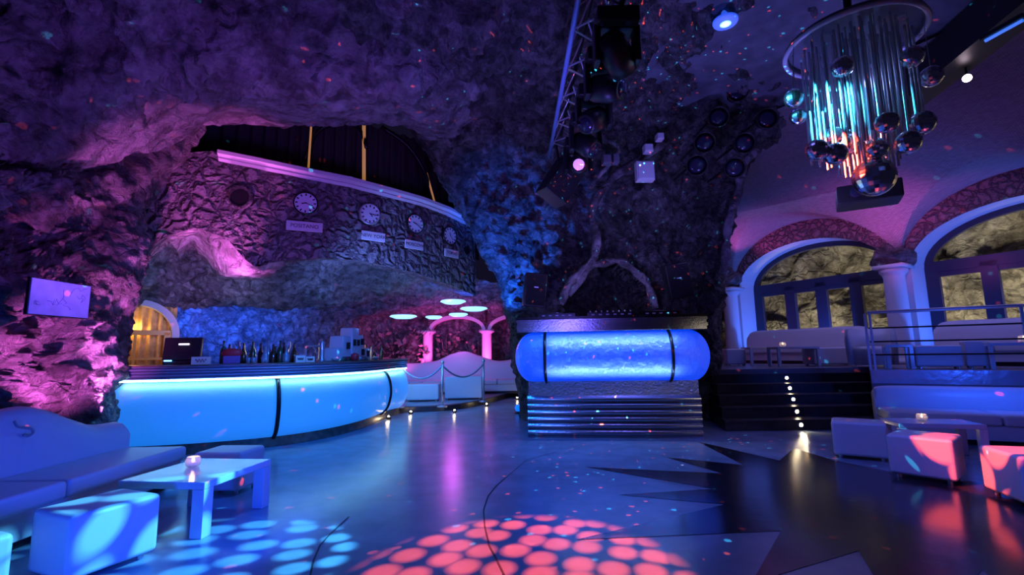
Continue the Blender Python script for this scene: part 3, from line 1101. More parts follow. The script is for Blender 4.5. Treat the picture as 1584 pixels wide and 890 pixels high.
for k in (1, 2):
    i = cuts[k]
    ib = MB()
    ps = [BPATH[i] + BN[i] * (a + .012) + V3((0, 0, z)) for a, z in outerp]
    ib.tube(ps, .032, 8)
    ib.build('seam_rib', BLKM, bar_t, smooth=True)
ep = [(-.1, 1.045)]
for k in range(4):
    z = 1.05 + .042 * k
    ep += [(.17 + .02 * (k % 2), z), (.20, z + .012), (.20, z + .028), (.165, z + .036)]
ep += [(.20, 1.225), (.20, 1.235), (-.1, 1.235)]
sweep(ep, 0, LB).build('counter_edge', mat('counter_steel', (.30, .36, .46), .45, metal=.35), bar_t)
sweep([(-.55, 1.20), (.22, 1.238), (.22, 1.258), (-.55, 1.258)], 0, LB).build('countertop', mat('bar_top_wood', (.20, .14, .09), .3, var=.3, bs=10), bar_t)
sweep([(-.5, 0), (-.4, 0), (-.4, 1.2), (-.5, 1.2)], 0, LB).build('back_panel', DWOOD, bar_t)
sweep([(.15, 1.032), (.19, 1.032), (.19, 1.046), (.15, 1.046)], 0, LB).build('led_strip', LEDS, bar_t)


def onbar(px, off=-.15):
    i = bidx(px)
    best = None
    for k in range(LB):
        if k > 100: break
        q = BPATH[k] + BN[k] * off + V3((0, 0, 1.258))
        d = abs(proj(q)[0] - px)
        if best is None or d < best[0]:
            best = (d, q, BN[k])
    return best[1], best[2]


# things on the bar
c, n = onbar(278, -.22)
rz = math.atan2(n.y, n.x) + PI / 2
t = thing('cash_register', 'black cash register screen with a lit white logo line on the bar', 'cash register', c, rz)
MB().box((0, 0, .03), (.40, .28, .06)).build('base', BLK, t, bevel=.01)
MB().box((0, .02, .23), (.50, .06, .34), R=Matrix.Rotation(-.15, 3, 'X'), taper=1.0).build('monitor', BLK, t, bevel=.012)
MB().box((.02, -.018, .30), (.14, .004, .022), R=Matrix.Rotation(-.15, 3, 'X')).build('lit_logo', mat('white_glow', (1, 1, 1), .5, em=(.9, .8, 1), es=2.5), t)
MB().box((-.12, -.16, .06), (.09, .03, .02)).build('blue_lamp', LEDB, t)
c, n = onbar(312, .02)
rz = math.atan2(n.y, n.x) + PI / 2
t = thing('menu_card', 'cream menu card with dark squiggle beside the cash register', 'card', c, rz)
MB().box((0, 0, .055), (.24, .05, .11)).build('card', CREAM, t)
s_ = MB()
s_.tube([V3((-.07 + .14 * k / 20, -.028, .055 + .025 * math.sin(k * 1.1))) for k in range(21)], .004, 6)
s_.build('scribble', INK, t)

bott = []


def bottle(kind):
    b = MB()
    if kind == 0:
        pr = [(.0001, 0), (.038, 0), (.04, .02), (.04, .17), (.03, .21), (.014, .24), (.013, .30), (.016, .305), (.016, .32), (.0001, .32)]
    elif kind == 1:
        pr = [(.0001, 0), (.034, 0), (.036, .02), (.036, .14), (.018, .19), (.013, .27), (.015, .275), (.0001, .285)]
    else:
        pr = [(.0001, 0), (.05, 0), (.052, .03), (.05, .12), (.02, .15), (.014, .21), (.018, .22), (.018, .25), (.0001, .25)]
    b.lathe((0, 0, 0), pr, 14)
    return b


cols = [GREENB, BROWNB, CLEARB, DARKB]
cnames = ['green glass', 'brown glass', 'pale glass', 'black glass']
knames = ['tall straight', 'slender', 'squat']
BX = [346, 354, 363, 371, 379, 386, 393, 400, 407, 413, 419, 424, 430, 436, 442, 449, 456]
for i, px in enumerate(BX):
    c, n = onbar(px, -.28 - .10 * (i % 2))
    k = i % 3; cc = (i * 7 + i // 3) % 4
    o = bottle(k).build('bottle', cols[cc], smooth=True)
    o.location = c
    o.scale = (1.1, 1.1, 1.05 + .15 * random.random())
    where = 'at the left end of the row behind the red case' if i == 0 else ('at the right end of the bottle row on the bar' if i == len(BX) - 1 else 'number-less')
    ords = ['first', 'second', 'third', 'fourth', 'fifth', 'sixth', 'seventh', 'eighth', 'ninth', 'tenth', 'eleventh', 'twelfth', 'thirteenth', 'fourteenth', 'fifteenth', 'sixteenth', 'last']
    tag(o, '%s %s bottle, %s from the left in the bar row' % (knames[k], cnames[cc], ords[i]), 'bottle', 'bottles standing on the bar')
c, n = onbar(356, -.02)
rz = math.atan2(n.y, n.x) + PI / 2
t = thing('napkin_dispenser', 'rounded red and purple napkin holder in front of the bottles', 'napkin holder', c, rz)
MB().box((0, 0, .06), (.22, .12, .12)).build('tray', mat('purple_card', (.22, .10, .3), .5), t, bevel=.01)
MB().sphere((0, 0, .16), .14, 20, 10, sc=(1, .5, .5)).build('lid', REDP, t, smooth=True)
# glasses
def glass_cup(px, off, label):
    c, n = onbar(px, off)
    t = thing('drinking_glass', label, 'glass', c, 0, 'small glasses on the bar')
    MB().lathe((0, 0, 0), [(.028, 0), (.035, .09), (.032, .09), (.025, .01)], 14).build('cup', CLEARB, t, smooth=True)
    MB().lathe((0, 0, 0), [(.024, .012), (.03, .06), (.0001, .06)], 12).build('drink', CREAM, t)
for px, off, lab in ((384, .0, 'left glass of the pair in front of the dark bottles'), (393, .02, 'right glass of the pair in front of the dark bottles'), (404, -.02, 'single small glass right of the glass pair on the bar')):
    glass_cup(px, off, lab)
# second group of cards, ice bucket, model house
for px, lab, ht in ((462, 'left cream printed card near the middle of the bar', .11), (477, 'right cream printed card near the middle of the bar', .09)):
    c, n = onbar(px, 0)
    rz = math.atan2(n.y, n.x) + PI / 2
    t = thing('menu_card', lab, 'card', c, rz, 'cream cards mid bar')
    MB().box((0, 0, ht / 2), (.16, .05, ht)).build('card', CREAM, t)
    s_ = MB(); s_.tube([V3((-.05 + .1 * k / 20, -.028, ht / 2 + .02 * math.sin(k * 1.4))) for k in range(21)], .004, 6); s_.build('scribble', INK, t)
c, n = onbar(497, -.2)
t = thing('tap_tower', 'blue-lit metal tower with a cross arm on the bar', 'beer tap', c, math.atan2(n.y, n.x) + PI / 2)
MB().lathe((0, 0, 0), [(.08, 0), (.07, .03), (.05, .05), (.05, .30), (.055, .34), (.0001, .36)], 20).build('column', STEEL, t, smooth=True)
MB().tube([V3((-.36, 0, .26)), V3((0, 0, .27))], .018).build('arm', STEEL, t)
MB().tube([V3((-.36, 0, .26)), V3((-.36, 0, 0))], .02).build('support', STEEL, t)
MB().tube([V3((-.2, 0, .26)), V3((-.2, -.06, .20)), V3((-.2, -.06, .15))], .012).build('spout', STEEL, t)
# decorative model: pale shell-like sculpture
c, n = onbar(537, -.25)
t = thing('model_house', 'pale stepped plaster model house with small dark windows on the bar', 'model', c, math.atan2(n.y, n.x) + PI / 2)
m_ = MB()
for (x, y, w_, h_, z) in ((-.42, 0, .28, .24, 0), (-.18, .03, .34, .46, .0), (.10, 0, .30, .62, .0), (.34, .02, .22, .50, 0), (.55, 0, .28, .24, 0)):
    m_.box((x, y, z + h_ / 2), (w_, .3, h_), taper=.86)
m_.build('walls', PLAST, t, bevel=.02)
for (x, z) in ((.02, .34), (.16, .34), (.33, .36), (-.2, .28), (.56, .13), (.36, .16)):
    MB().box((x, -.15, z), (.05, .05, .12)).build('window', BLK, t)
MB().box((-.05, -.2, .04), (.9, .12, .08), taper=.8).build('rocky_foot', ROCKM, t, bevel=.02)
c, n = onbar(542, .02)
o = MB().lathe((0, 0, 0), [(.05, 0), (.075, .05), (.07, .12), (.0001, .15)], 16).build('shaker', REDP, smooth=True)
o.location = c + n * .10
tag(o, 'small red rounded shaker in front of the model house', 'shaker')
for px, lab in ((519, 'low pale bowl left of the red shaker on the bar'), (556, 'pale heaped bowl right of the red shaker on the bar'), (580, 'small pale bowl near the right end of the bar')):
    c, n = onbar(px, .05)
    t = thing('bowl', lab, 'bowl', c, 0, 'snack bowls on the bar')
    MB().lathe((0, 0, 0), [(.03, 0), (.08, .05), (.075, .05), (.025, .01)], 16).build('dish', CLEARB, t, smooth=True)
    MB().sphere((0, 0, .045), .065, 10, 6, sc=(1, 1, .5)).build('snacks', CREAM, t)
for i, px in enumerate((566, 573, 580, 590)):
    c, n = onbar(px, -.2)
    o = bottle(i % 3).build('bottle', cols[(i + 1) % 4], smooth=True)
    o.location = c
    tag(o, '%s bottle %s of the four right of the model house' % (cnames[(i + 1) % 4], ['leftmost', 'second', 'third', 'rightmost'][i]), 'bottle', 'bottles right of the model house')

# arched lit doorway left of the bar
dc = P(207, 545, 10.0)
dr = bpy.data.objects.new('door_1', None); COL.objects.link(dr); dr['kind'] = 'structure'
dr.location = (dc.x, dc.y, 0)
dr.rotation_euler = (0, 0, math.radians(38))
hw, zs, rs = .62, 1.85, .62
arch = [V3((-hw * math.cos(PI * k / 20), 0, zs + rs * math.sin(PI * k / 20))) for k in range(21)]
prof_in = [V3((-hw, 0, 0))] + arch + [V3((hw, 0, 0))]
prof_out = [V3((p.x * 1.22, 0, p.z if p.z < zs else zs + (p.z - zs) * 1.2)) for p in prof_in]
b = MB()
for k in range(len(prof_in) - 1):
    a0, a1, c0, c1 = prof_in[k], prof_in[k + 1], prof_out[k], prof_out[k + 1]
    dy = V3((0, -.05, 0)); db = V3((0, .3, 0))
    b.add([a0 + dy, a1 + dy, c1 + dy, c0 + dy, a0 + db, a1 + db], [(0, 1, 2, 3), (0, 1, 5, 4)])
b.build('surround', PLAST, dr)
b = MB()
for x in (-.55, .55): b.box((x, .06, .95), (.12, .06, 1.9))
b.box((0, .06, 1.9), (1.2, .06, .10)); b.box((0, .06, 1.35), (1.2, .05, .05)); b.box((0, .06, .1), (1.2, .06, .2)); b.box((0, .06, .95), (.05, .05, 1.9))
b.build('door_frame', mat('glowing_gold_wood', (.55, .28, .06), .4, em=(1, .4, .05), es=.12), dr)  # warm light put into the frame wood as a faint glow
b = MB()
NF = 60
vs = []
for k in range(NF):
    x = -.7 + 1.4 * k / (NF - 1)
    y = .28 + .05 * math.sin(k * .9)
    vs += [(x, y, 0), (x, y, 2.6)]
b.add(vs, [(2 * k, 2 * k + 2, 2 * k + 3, 2 * k + 1) for k in range(NF - 1)])
b.build('curtain', GOLDC, dr, smooth=True)
Rm = Matrix.Rotation(math.radians(38), 3, 'Z')
light('POINT', V3((dc.x, dc.y, 2.0)) + Rm @ V3((0, .16, 0)), (1, .6, .2), 5, size=.05)

# dark curtained room above the balcony, with gaps of golden light
bc = MB()
vs = []
pts = spl([P(250, 250, 9.8), P(380, 250, 10.2), P(480, 260, 10.6), P(570, 270, 11.2), P(660, 290, 12.2), P(740, 300, 13.4)], 220)
for k, p in enumerate(pts):
    p = p + V3((0, .07 * math.sin(k * .75), 0))
    vs += [V3((p.x, p.y, 4.0)), V3((p.x, p.y, 7.0))]
bc.add(vs, [(2 * k, 2 * k + 2, 2 * k + 3, 2 * k + 1) for k in range(219)])
bc.build('gallery_curtain', CURT, smooth=True, recalc=False)
tag(bpy.data.objects['gallery_curtain'], 'dark pleated curtain closing the gallery above the clock wall', 'curtain')
for (a, b_, wd, D, lab) in (((482, 185), (477, 262), .022, 9.9, 'thin golden strip of light, left in the gallery above the clocks'), ((563, 185), (563, 285), .040, 10.3, 'wider golden strip of light in the middle of the gallery'), ((660, 268), (672, 312), .025, 11.3, 'short slanting golden strip at the right tip of the gallery')):
    p0 = P(a[0], a[1], D); p1 = P(b_[0], b_[1], D)
    o = MB().tube([p0, p1], wd, 6).build('light_strip', GOLDL)
    tag(o, lab, 'light', 'golden light strips in the gallery')
# arched frame ribs of the gallery
b = MB()
b.tube(spl([P(470, 250, 10.0), P(490, 205, 10.0), P(520, 192, 10.1), P(555, 197, 10.3), P(567, 230, 10.3)], 20), .05, 6)
b.tube(spl([P(590, 196, 10.6), P(630, 225, 10.9), P(655, 262, 11.2), P(668, 305, 11.4)], 16), .05, 6)
tag(b.build('gallery_arch_frame', BLKM, smooth=True), 'dark curved arch frames in the gallery above the clocks', 'frame')


# ------------------------------------------------------------------ clocks and signs
def text_obj(body, size, m, parent, loc, R, ext=.002, name='lettering'):
    cu = bpy.data.curves.new(name, 'FONT')
    cu.body = body
    cu.size = size
    cu.extrude = ext
    cu.align_x = 'CENTER'
    cu.align_y = 'CENTER'
    cu.materials.append(m)
    tmp = bpy.data.objects.new('tmp', cu)
    COL.objects.link(tmp)
    bpy.context.view_layer.update()
    me = bpy.data.meshes.new_from_object(tmp.evaluated_get(bpy.context.evaluated_depsgraph_get()))
    bpy.data.objects.remove(tmp)
    o = bpy.data.objects.new(name, me)
    COL.objects.link(o)
    o.parent = parent
    o.matrix_local = Matrix.Translation(loc) @ R.to_4x4()
    return o


clk = [((472, 317), (467, 352), 'POSITANO', (8, 3.7), .66, 'white wall clock above the POSITANO sign'),
       ((571, 333), (574, 367), 'NEW YORK', (4, 3.3), .52, 'white wall clock above the NEW YORK sign'),
       ((636, 348), (638, 380), 'MOSCOW', (9, 4), .48, 'white wall clock above the MOSCOW sign'),
       ((690, 366), (694, 393), 'TOKYO', (11, 4.5), .46, 'white wall clock above the TOKYO sign')]
for (cp_, sp_, word, hands, sw, lab) in clk:
    c, n = onwall(cp_[0], cp_[1], .10)
    R = Matrix((V3((-n.y, n.x, 0)), V3((0, 0, 1)), n)).transposed()
    t = thing('wall_clock', lab, 'clock', c, 0, 'clocks on the stone balcony wall')
    rr = .215
    MB().lathe((0, 0, 0), [(rr, -.06), (rr + .015, 0), (rr + .01, .025), (rr - .01, .03), (rr - .012, .012)], 36, R=R).build('rim', STEEL if word == 'NEW YORK' else BLKM, t, smooth=True)
    dl_ = MB().lathe((0, 0, 0), [(rr - .01, .0), (rr - .012, .019), (.0001, .019)], 36, R=R).build('dial', CLOCKF, t)
    k_ = MB()
    for h in range(12):
        a = PI / 6 * h
        Rh = R @ Matrix.Rotation(-a, 3, 'Z')
        k_.box(R @ V3((math.sin(a) * rr * .78, math.cos(a) * rr * .78, .023)), (.026, .045, .006), R=Rh)
    k_.build('hour_marks', INK, dl_)
    for ang, ln, wd in ((hands[0] * PI / 6 + .3, .10, .018), (hands[1] * PI / 6, .16, .013)):
        Rh = R @ Matrix.Rotation(-ang, 3, 'Z')
        MB().box(Rh @ V3((0, ln / 2 - .02, .029)), (wd, ln, .005), R=Rh).build('hand', INK, dl_)
    c, n = onwall(sp_[0], sp_[1], .07)
    R = Matrix((V3((-n.y, n.x, 0)), V3((0, 0, 1)), n)).transposed()
    t = thing('city_sign', 'pale rectangular plate reading %s on the stone balcony wall' % word, 'sign', c, 0, 'city name plates under the clocks')
    pt_ = MB().box((0, 0, 0), (sw, .19, .04), R=R).build('plate', SIGNW, t, bevel=.004)
    text_obj(word, .105, INK, pt_, R @ V3((.0, 0, .022)), R)

# framed poster on the left rock
c = P(92, 463, 4.55)
nx = P(140, 463, 4.85) - P(45, 463, 4.25)
nx = nx.normalized(); nx.z = 0; nx.normalize()
R = Matrix((nx, V3((0, 0, 1)), V3((nx.y, -nx.x, 0)))).transposed()
t = thing('poster', 'pale blue printed poster with faint line drawing on the left rock wall', 'poster', c)
w2 = (P(140, 463, 4.85) - P(45, 463, 4.25)).length
MB().box((0, 0, 0), (w2, .34, .03), R=R).build('backing_board', BLK, t)
MB().box(R @ V3((0, 0, .018)), (w2 * .97, .325, .006), R=R).build('sheet', mat('poster_paper', (.50, .55, .75), .4, var=.12, bs=9), t)
b = MB()
random.seed(3)
for k in range(6):
    p = V3((-w2 * .35 + w2 * .12 * k, -.05 + .02 * k, .022))
    q = [p]
    for s_ in range(6):
        p = p + V3((random.uniform(-.05, .06), random.uniform(-.05, .05), 0)); p.y = max(-.13, min(.13, p.y)); p.x = max(-w2 * .42, min(w2 * .42, p.x))
        q.append(p)
    b.tube([R @ v for v in q], .0018, 4)
b.build('line_drawing', mat('blue_ink', (.12, .14, .35), .6), t)

# ================================================================== DJ BOOTH
bq = G(948, 678)
BA = math.radians(-6.5)
bt = thing('dj_booth', 'DJ booth with glowing blue tube front over ribbed steel base', 'DJ booth', (bq.x + .02, bq.y, 0), BA)
w_ = 2.72
b = MB()
pr = [(.0, 0)]
nr_ = 6
for k in range(nr_):
    z0 = .03 + .62 * k / nr_; z1 = .03 + .62 * (k + 1) / nr_
    for q in range(6):
        a = q / 6
        pr.append((-.035 * math.sin(PI * a) , z0 + (z1 - z0) * a))
pr.append((0, .66))
vs = []
for x in (-w_ / 2, w_ / 2):
    for y, z in pr: vs.append((x, y, z))
m = len(pr)
fs = [(j, j + 1, m + j + 1, m + j) for j in range(m - 1)]
vs += [(-w_ / 2, 1.0, 0), (-w_ / 2, 1.0, .66), (w_ / 2, 1.0, 0), (w_ / 2, 1.0, .66)]
DSTEEL = mat('dark_ribbed_steel', (.30, .30, .34), .25, metal=.95, bump=.05, bs=30)
fs += [tuple(range(m)) + (2 * m + 1, 2 * m), tuple(range(m, 2 * m)) + (2 * m + 3, 2 * m + 2)]
b.add(vs, fs).build('ribbed_base', DSTEEL, bt)
MB().box((0, .5, .78), (w_ - .04, 1.0, .26)).build('foil_band', FOIL, bt)
# tube
b = MB()
L_ = 3.12; rt = .41
prof = []
for k in range(13):
    a = PI / 2 * k / 12
    prof.append((rt * math.sin(a) * 1.0 + .0001, -L_ / 2 + .30 * (1 - math.cos(a))))
prof += [(rt, -.5), (rt, 0), (rt, .5)]
for k in range(13):
    a = PI / 2 * (12 - k) / 12
    prof.append((rt * math.sin(a) + .0001, L_ / 2 - .30 * (1 - math.cos(a))))
Rx = Matrix.Rotation(PI / 2, 3, 'Y')
b.lathe((0, .12, 1.28), prof, 48, R=Rx).build('light_tube', TUBE, bt, smooth=True)
for x in (-1.05, .92):
    MB().tube([V3((x, .12 + (rt + .012) * math.cos(a), 1.28 + (rt + .012) * math.sin(a))) for a in [PI * 2 * k / 36 for k in range(36)]], .025, 8, closed=True).build('clamp_band', BLKM, bt, smooth=True)
b = MB()
for k in range(4):
    b.box((0, .45, 1.715 + .05 * k), (3.0 + .03 * (k % 2), 1.1 + .03 * (k % 2), .05))
b.build('counter_edge', DSTEEL, bt)
MB().box((0, .45, 1.915), (3.04, 1.14, .03)).build('countertop', BLKM, bt)
for z_, up in ((1.70, -1), (.915, 1)):
    c_ = V3((bq.x + .02, bq.y, 0)) + Matrix.Rotation(BA, 3, 'Z') @ V3((0, -.30, z_))
    l_ = light('AREA', c_, (.25, .45, 1.0), 12, size=2.0, sy=.02)  # added thin strip, gives the tube its pale highlight streaks
    l_.rotation_euler = (0 if up < 0 else PI, 0, BA)
# foil liner behind the tube
MB().box((0, .72, 1.3), (2.7, .5, .8)).build('core', BLKM, bt)
Rb = Matrix.Rotation(BA, 3, 'Z')


def bl(x, y, z):
    return V3((bq.x + .02, bq.y, 0)) + Rb @ V3((x, y, z))


# equipment on the booth
t = thing('dj_mixer', 'low silver mixing desk in the middle of the booth counter', 'mixer', bl(.05, .3, 1.93), BA)
mb_ = MB().box((0, 0, .04), (.8, .36, .08)).build('body', BLKM, t, bevel=.006)
for k in range(8):
    MB().lathe((-.34 + .095 * k, -.10, .08), [(.016, 0), (.014, .03), (.0001, .03)], 10).build('knob', STEEL, mb_)
for k in range(6):
    MB().box((-.3 + .12 * k, -.181, .04), (.05, .006, .02)).build('button', PAPER, mb_)
for x, lab in ((-.85, 'flat black disc player left of the mixing desk'), (.85, 'flat black disc player right of the mixing desk')):
    t = thing('disc_player', lab, 'disc player', bl(x, .3, 1.93), BA, group='disc players on the booth')
    MB().box((0, 0, .04), (.62, .38, .08)).build('body', BLKM, t, bevel=.006)
    MB().lathe((0, .02, .08), [(.12, 0), (.12, .015), (.0001, .018)], 24).build('platter', STEEL, t)
    for k in range(5):
        MB().box((-.22 + .11 * k, -.191, .04), (.05, .006, .018)).build('button', PAPER, t)


# speakers beside the booth
def speaker(loc, rz, tilt, label, s=1.0, group=None, mesh=None):
    t = thing('loudspeaker', label, 'speaker', loc, rz, group)
    gr_ = None
    Rt = Matrix.Rotation(tilt, 3, 'Y') @ Matrix.Rotation(.12, 3, 'X')
    MB().box((0, 0, 0), (.40 * s, .36 * s, .62 * s), R=Rt, taper=.98).build('cabinet', BLK, t, bevel=.015)
    gr_ = MB().box(Rt @ V3((0, -.185 * s, 0)), (.36 * s, .01, .57 * s), R=Rt).build('grille', GRILLE, t)
    MB().box(Rt @ V3((0, -.195 * s, .05 * s)), (.08 * s, .008, .02 * s), R=Rt).build('badge', STEEL, gr_)
    MB().tube([Rt @ V3((0, .1, 0)), V3((0, .75, .05))], .03).build('bracket', BLKM, t)
    return t


speaker(P(827, 449, 8.7), .1, .10, 'black loudspeaker above the left end of the DJ booth', .98)
speaker(P(1047, 435, 8.3), -.1, -.17, 'black loudspeaker above the right end of the DJ booth', .98)
# small blue ball left of the booth
c = G(802, 640)
t = thing('floor_lamp_ball', 'small blue glowing ball lamp on the floor left of the DJ booth', 'lamp', c)
MB().lathe((0, 0, 0), [(.09, 0), (.09, .03), (.05, .05)], 16).build('base', BLK, t)
MB().sphere((0, 0, .12), .08).build('globe', EMB, t, smooth=True)

# ================================================================== TRUSS, lamps
tx = .66
tr = thing('lighting_truss', 'overhead triangular lighting truss running back above the dance floor', 'truss', (0, 0, 0))
zt = 4.62
ch = [(tx, zt), (tx + .42, zt), (tx + .21, zt + .38)]
for x, z in ch:
    MB().tube([V3((x, 2.4, z)), V3((x, 7.7, z))], .028, 10).build('chord', mat('truss_alu', (.25, .40, .75), .4, metal=.2) if (x, z) == ch[0] else BLKM, tr, smooth=True)
for (a, b2) in ((0, 1), (1, 2), (2, 0)):
    b = MB()
    y = 2.5; k = 0
    while y < 7.4:
        p = V3((ch[a][0], y, ch[a][1])) if k % 2 == 0 else V3((ch[b2][0], y, ch[b2][1]))
        q = V3((ch[b2][0], y + .33, ch[b2][1])) if k % 2 == 0 else V3((ch[a][0], y + .33, ch[a][1]))
        b.tube([p, q], .011, 6)
        y += .33; k += 1
    b.build('lacing', STEEL, tr)


def moving_head(loc, label, aim, lens_m):
    t = thing('moving_head_lamp', label, 'stage light', loc, 0, 'moving head lamps under the truss')
    MB().box((0, 0, -.06), (.40, .34, .16)).build('base', BLK, t, bevel=.02)
    b = MB()
    b.add([(x, y, z) for y in (-.08, .08) for x, z in ((-.22, -.48), (-.22, -.11), (.22, -.11), (.22, -.48), (.16, -.48), (.16, -.15), (-.16, -.15), (-.16, -.48))],
          [(0, 1, 6, 7), (1, 2, 5, 6), (2, 3, 4, 5), (8, 15, 14, 9), (9, 14, 13, 10), (10, 13, 12, 11), (0, 8, 9, 1), (1, 9, 10, 2), (2, 10, 11, 3), (3, 11, 12, 4), (4, 12, 13, 5), (5, 13, 14, 6), (6, 14, 15, 7), (7, 15, 8, 0)])
    b.build('yoke', BLK, t, bevel=.015)
    d = Vector(aim).normalized()
    R = d.to_track_quat('Z', 'Y').to_matrix()
    hd_ = MB().lathe((0, 0, -.38), [(.0001, -.20), (.10, -.20), (.14, -.12), (.15, .05), (.12, .20), (.10, .20)], 24, R=R).build('head', BLK, t, smooth=True)
    MB().lathe((0, 0, -.38), [(.10, .18), (.08, .205), (.0001, .215)], 24, R=R).build('lens', lens_m, hd_, smooth=True)
    MB().tube([V3((-.15, 0, .0)), V3((-.15, 0, .10))], .03).build('clamp', STEEL, t)
    return t


LENSD = mat('dark_lens', (.02, .02, .04), .05)
LENSP = mat('lit_pink_lens', (.9, .6, 1), .2, em=(.55, .22, .9), es=1.2)
moving_head((tx + .38, 7.0, zt - .06), 'moving head lamp with a lit pink lens near the truss end', (-.1, -1, -.3), LENSP)
moving_head((tx + .38, 6.25, zt - .06), 'dark moving head lamp second from the truss end', (.6, -.6, -.7), LENSD)
moving_head((tx + .38, 5.55, zt - .06), 'dark moving head lamp in the middle of the truss', (-.7, -.6, -.6), LENSD)
moving_head((tx + .38, 4.85, zt - .06), 'dark moving head lamp fourth from the truss end', (.7, -.5, -.3), LENSD)
moving_head((tx + .38, 4.25, zt - .06), 'dark moving head lamp cut by the top edge, nearest along the truss', (.5, .6, -.5), LENSD)
# hanging speaker at the truss end
t = speaker(P(868, 281, 7.45), .45, .55, 'black loudspeaker hanging tilted under the end of the truss', 1.12)
MB().tube([V3((0, 0, .2)), V3((-.1, 0, .75))], .02).build('hanger', BLKM, t)

# par cans scattered on the rock
cans = [(1139, 143, 'highest of the round black lamps on the centre rock'), (1110, 182, 'round black lamp second highest, left of the vault edge'), (1185, 184, 'rightmost round black lamp beside the vault edge'), (1089, 221, 'round black lamp left of the pair at mid height'), (1150, 222, 'round black lamp right of the pair at mid height'),
        (1077, 256, 'lower left round black lamp on the centre rock'), (1135, 260, 'lower right round black lamp of the cluster')]
proto = None
for i, (x, y, lab) in enumerate(cans):
    c = P(x, y, 8.0)
    if proto is None:
        proto = thing('par_lamp', lab, 'stage light', c, 0, 'round black lamps on the centre rock')
        R = V3((-.25, -1, -.35)).normalized().to_track_quat('Z', 'Y').to_matrix()
        MB().lathe((0, 0, 0), [(.0001, -.26), (.09, -.26), (.15, -.16), (.17, .04), (.18, .12), (.165, .12), (.16, .05)], 24, R=R).build('housing', BLK, proto, smooth=True)
        MB().lathe((0, 0, 0), [(.16, .05), (.08, .06), (.0001, .065)], 24, R=R).build('lens', LENSD, proto, smooth=True)
        b = MB(); b.tube([R @ V3((.19 * math.cos(a), 0, 0)) + V3((0, .33 * math.sin(a), .1 * math.sin(a))) for a in [PI * k / 10 for k in range(11)]], .012, 6)
        b.tube([V3((0, .3, .1)), V3((0, 1.1, .15))], .02, 6)
        b.build('yoke', BLKM, proto, smooth=True)
    else:
        cpy(proto, lab, c)

# electrical box on rock
def wallbox(px, py, D, w2, h2, lab, m, name='junction_box'):
    t = thing(name, lab, 'box', P(px, py, D))
    MB().box((0, 0, 0), (w2, .16, h2), rot=.05).build('body', m, t, bevel=.01)
    MB().box((0, -.09, 0), (w2 * .85, .02, h2 * .85), rot=.05).build('lid', m, t, bevel=.005)
    MB().box((0, .35, 0), (w2 * .3, .6, h2 * .3)).build('mount', BLKM, t)
wallbox(997, 266, 8.5, .33, .37, 'large pale square box fixed to the centre rock', PAPER)
wallbox(1002, 231, 8.5, .16, .15, 'small bluish box above the large pale box', PAPER)
wallbox(1020, 213, 8.5, .13, .12, 'smallest bluish box, up and right of the others', PAPER)
wallbox(938, 248, 8.5, .16, .17, 'right one of two small grey boxes left of the pale box', PLASTC)
wallbox(952, 247, 8.5, .12, .17, 'left-leaning narrow grey box beside the truss lamps', PLASTC)

# round recessed ceiling light
c = G(1122, 34, 5.70)
t = thing('ceiling_light', 'round blue-lit recessed ceiling light above the centre rock', 'light', c)
MB().lathe((0, 0, 0), [(.07, -.03), (.15, -.02), (.16, 0), (.16, .02), (.05, .05), (.03, .3), (.0001, .3)], 32).build('housing', mat('blue_ring', (.4, .5, .9), .4, em=(.03, .12, 1), es=.7), t, smooth=True)
MB().lathe((0, 0, 0), [(.055, -.035), (.07, -.035), (.06, -.02)], 24).build('ring', DISC, t, smooth=True)
MB().lathe((0, 0, 0), [(.045, -.036), (.0001, -.036)], 24).build('lens', LEDB, t)

# big dark beam and fittings, upper right
a = G(1435, 175, 4.9); b2 = G(1620, 40, 4.9)
b = MB()
d = (b2 - a).normalized()
b.tube([a - d * .1, b2 + d * 1.5], .02)
b.v = []; b.f = []; b.mi = []
mid = (a + b2) / 2
b.box(mid + V3((0, 0, .55)), ((b2 - a).length + 3, .42, .5), rot=math.atan2(d.y, d.x))
struct(b.build('trim_10', BLK))
# fluorescent tube
pa = G(1524, 62, 4.9); pb = G(1582, 30, 4.9)
t = thing('tube_light', 'slim blue tube light on the dark beam at upper right', 'light', (pa + pb) / 2, math.atan2((pb - pa).y, (pb - pa).x))
ln = (pb - pa).length
MB().box((0, 0, .03), (ln + .05, .09, .05)).build('housing', BLKM, t)
MB().tube([V3((-ln / 2, 0, -.01)), V3((ln / 2, 0, -.01))], .02).build('tube', mat('dim_blue_tube', (.5, .6, 1), .4, em=(.04, .22, 1), es=.7), t)
# white points of light
for (x, y, D, lab) in ((1496, 121, 6.2, 'bright white spotlight on the beam right of the chandelier'), (1430, 178, 6.2, 'bright pinkish spotlight just right of the chandelier balls'), (1383, 233, 6.6, 'bright white spotlight behind the lower chandelier')):
    t = thing('spotlight', lab, 'light', P(x, y, D), 0, 'white spotlights behind the chandelier')
    R = (CAM - P(x, y, D) + V3((0, 0, -.5))).normalized().to_track_quat('Z', 'Y').to_matrix()
    MB().lathe((0, 0, 0), [(.0001, -.14), (.05, -.14), (.06, 0), (.055, .0)], 18, R=R).build('housing', BLKM, t, smooth=True)
    MB().lathe((0, 0, 0), [(.052, 0), (.03, .012), (.0001, .015)], 18, R=R).build('lens', mat('white_lens', (1, 1, 1), .4, em=(1, .75, .9), es=14), t)
    zc = 5.75 - P(x, y, D).z
    MB().tube([V3((0, .0, .05)), V3((0, .0, zc))], .012).build('stem', BLKM, t)
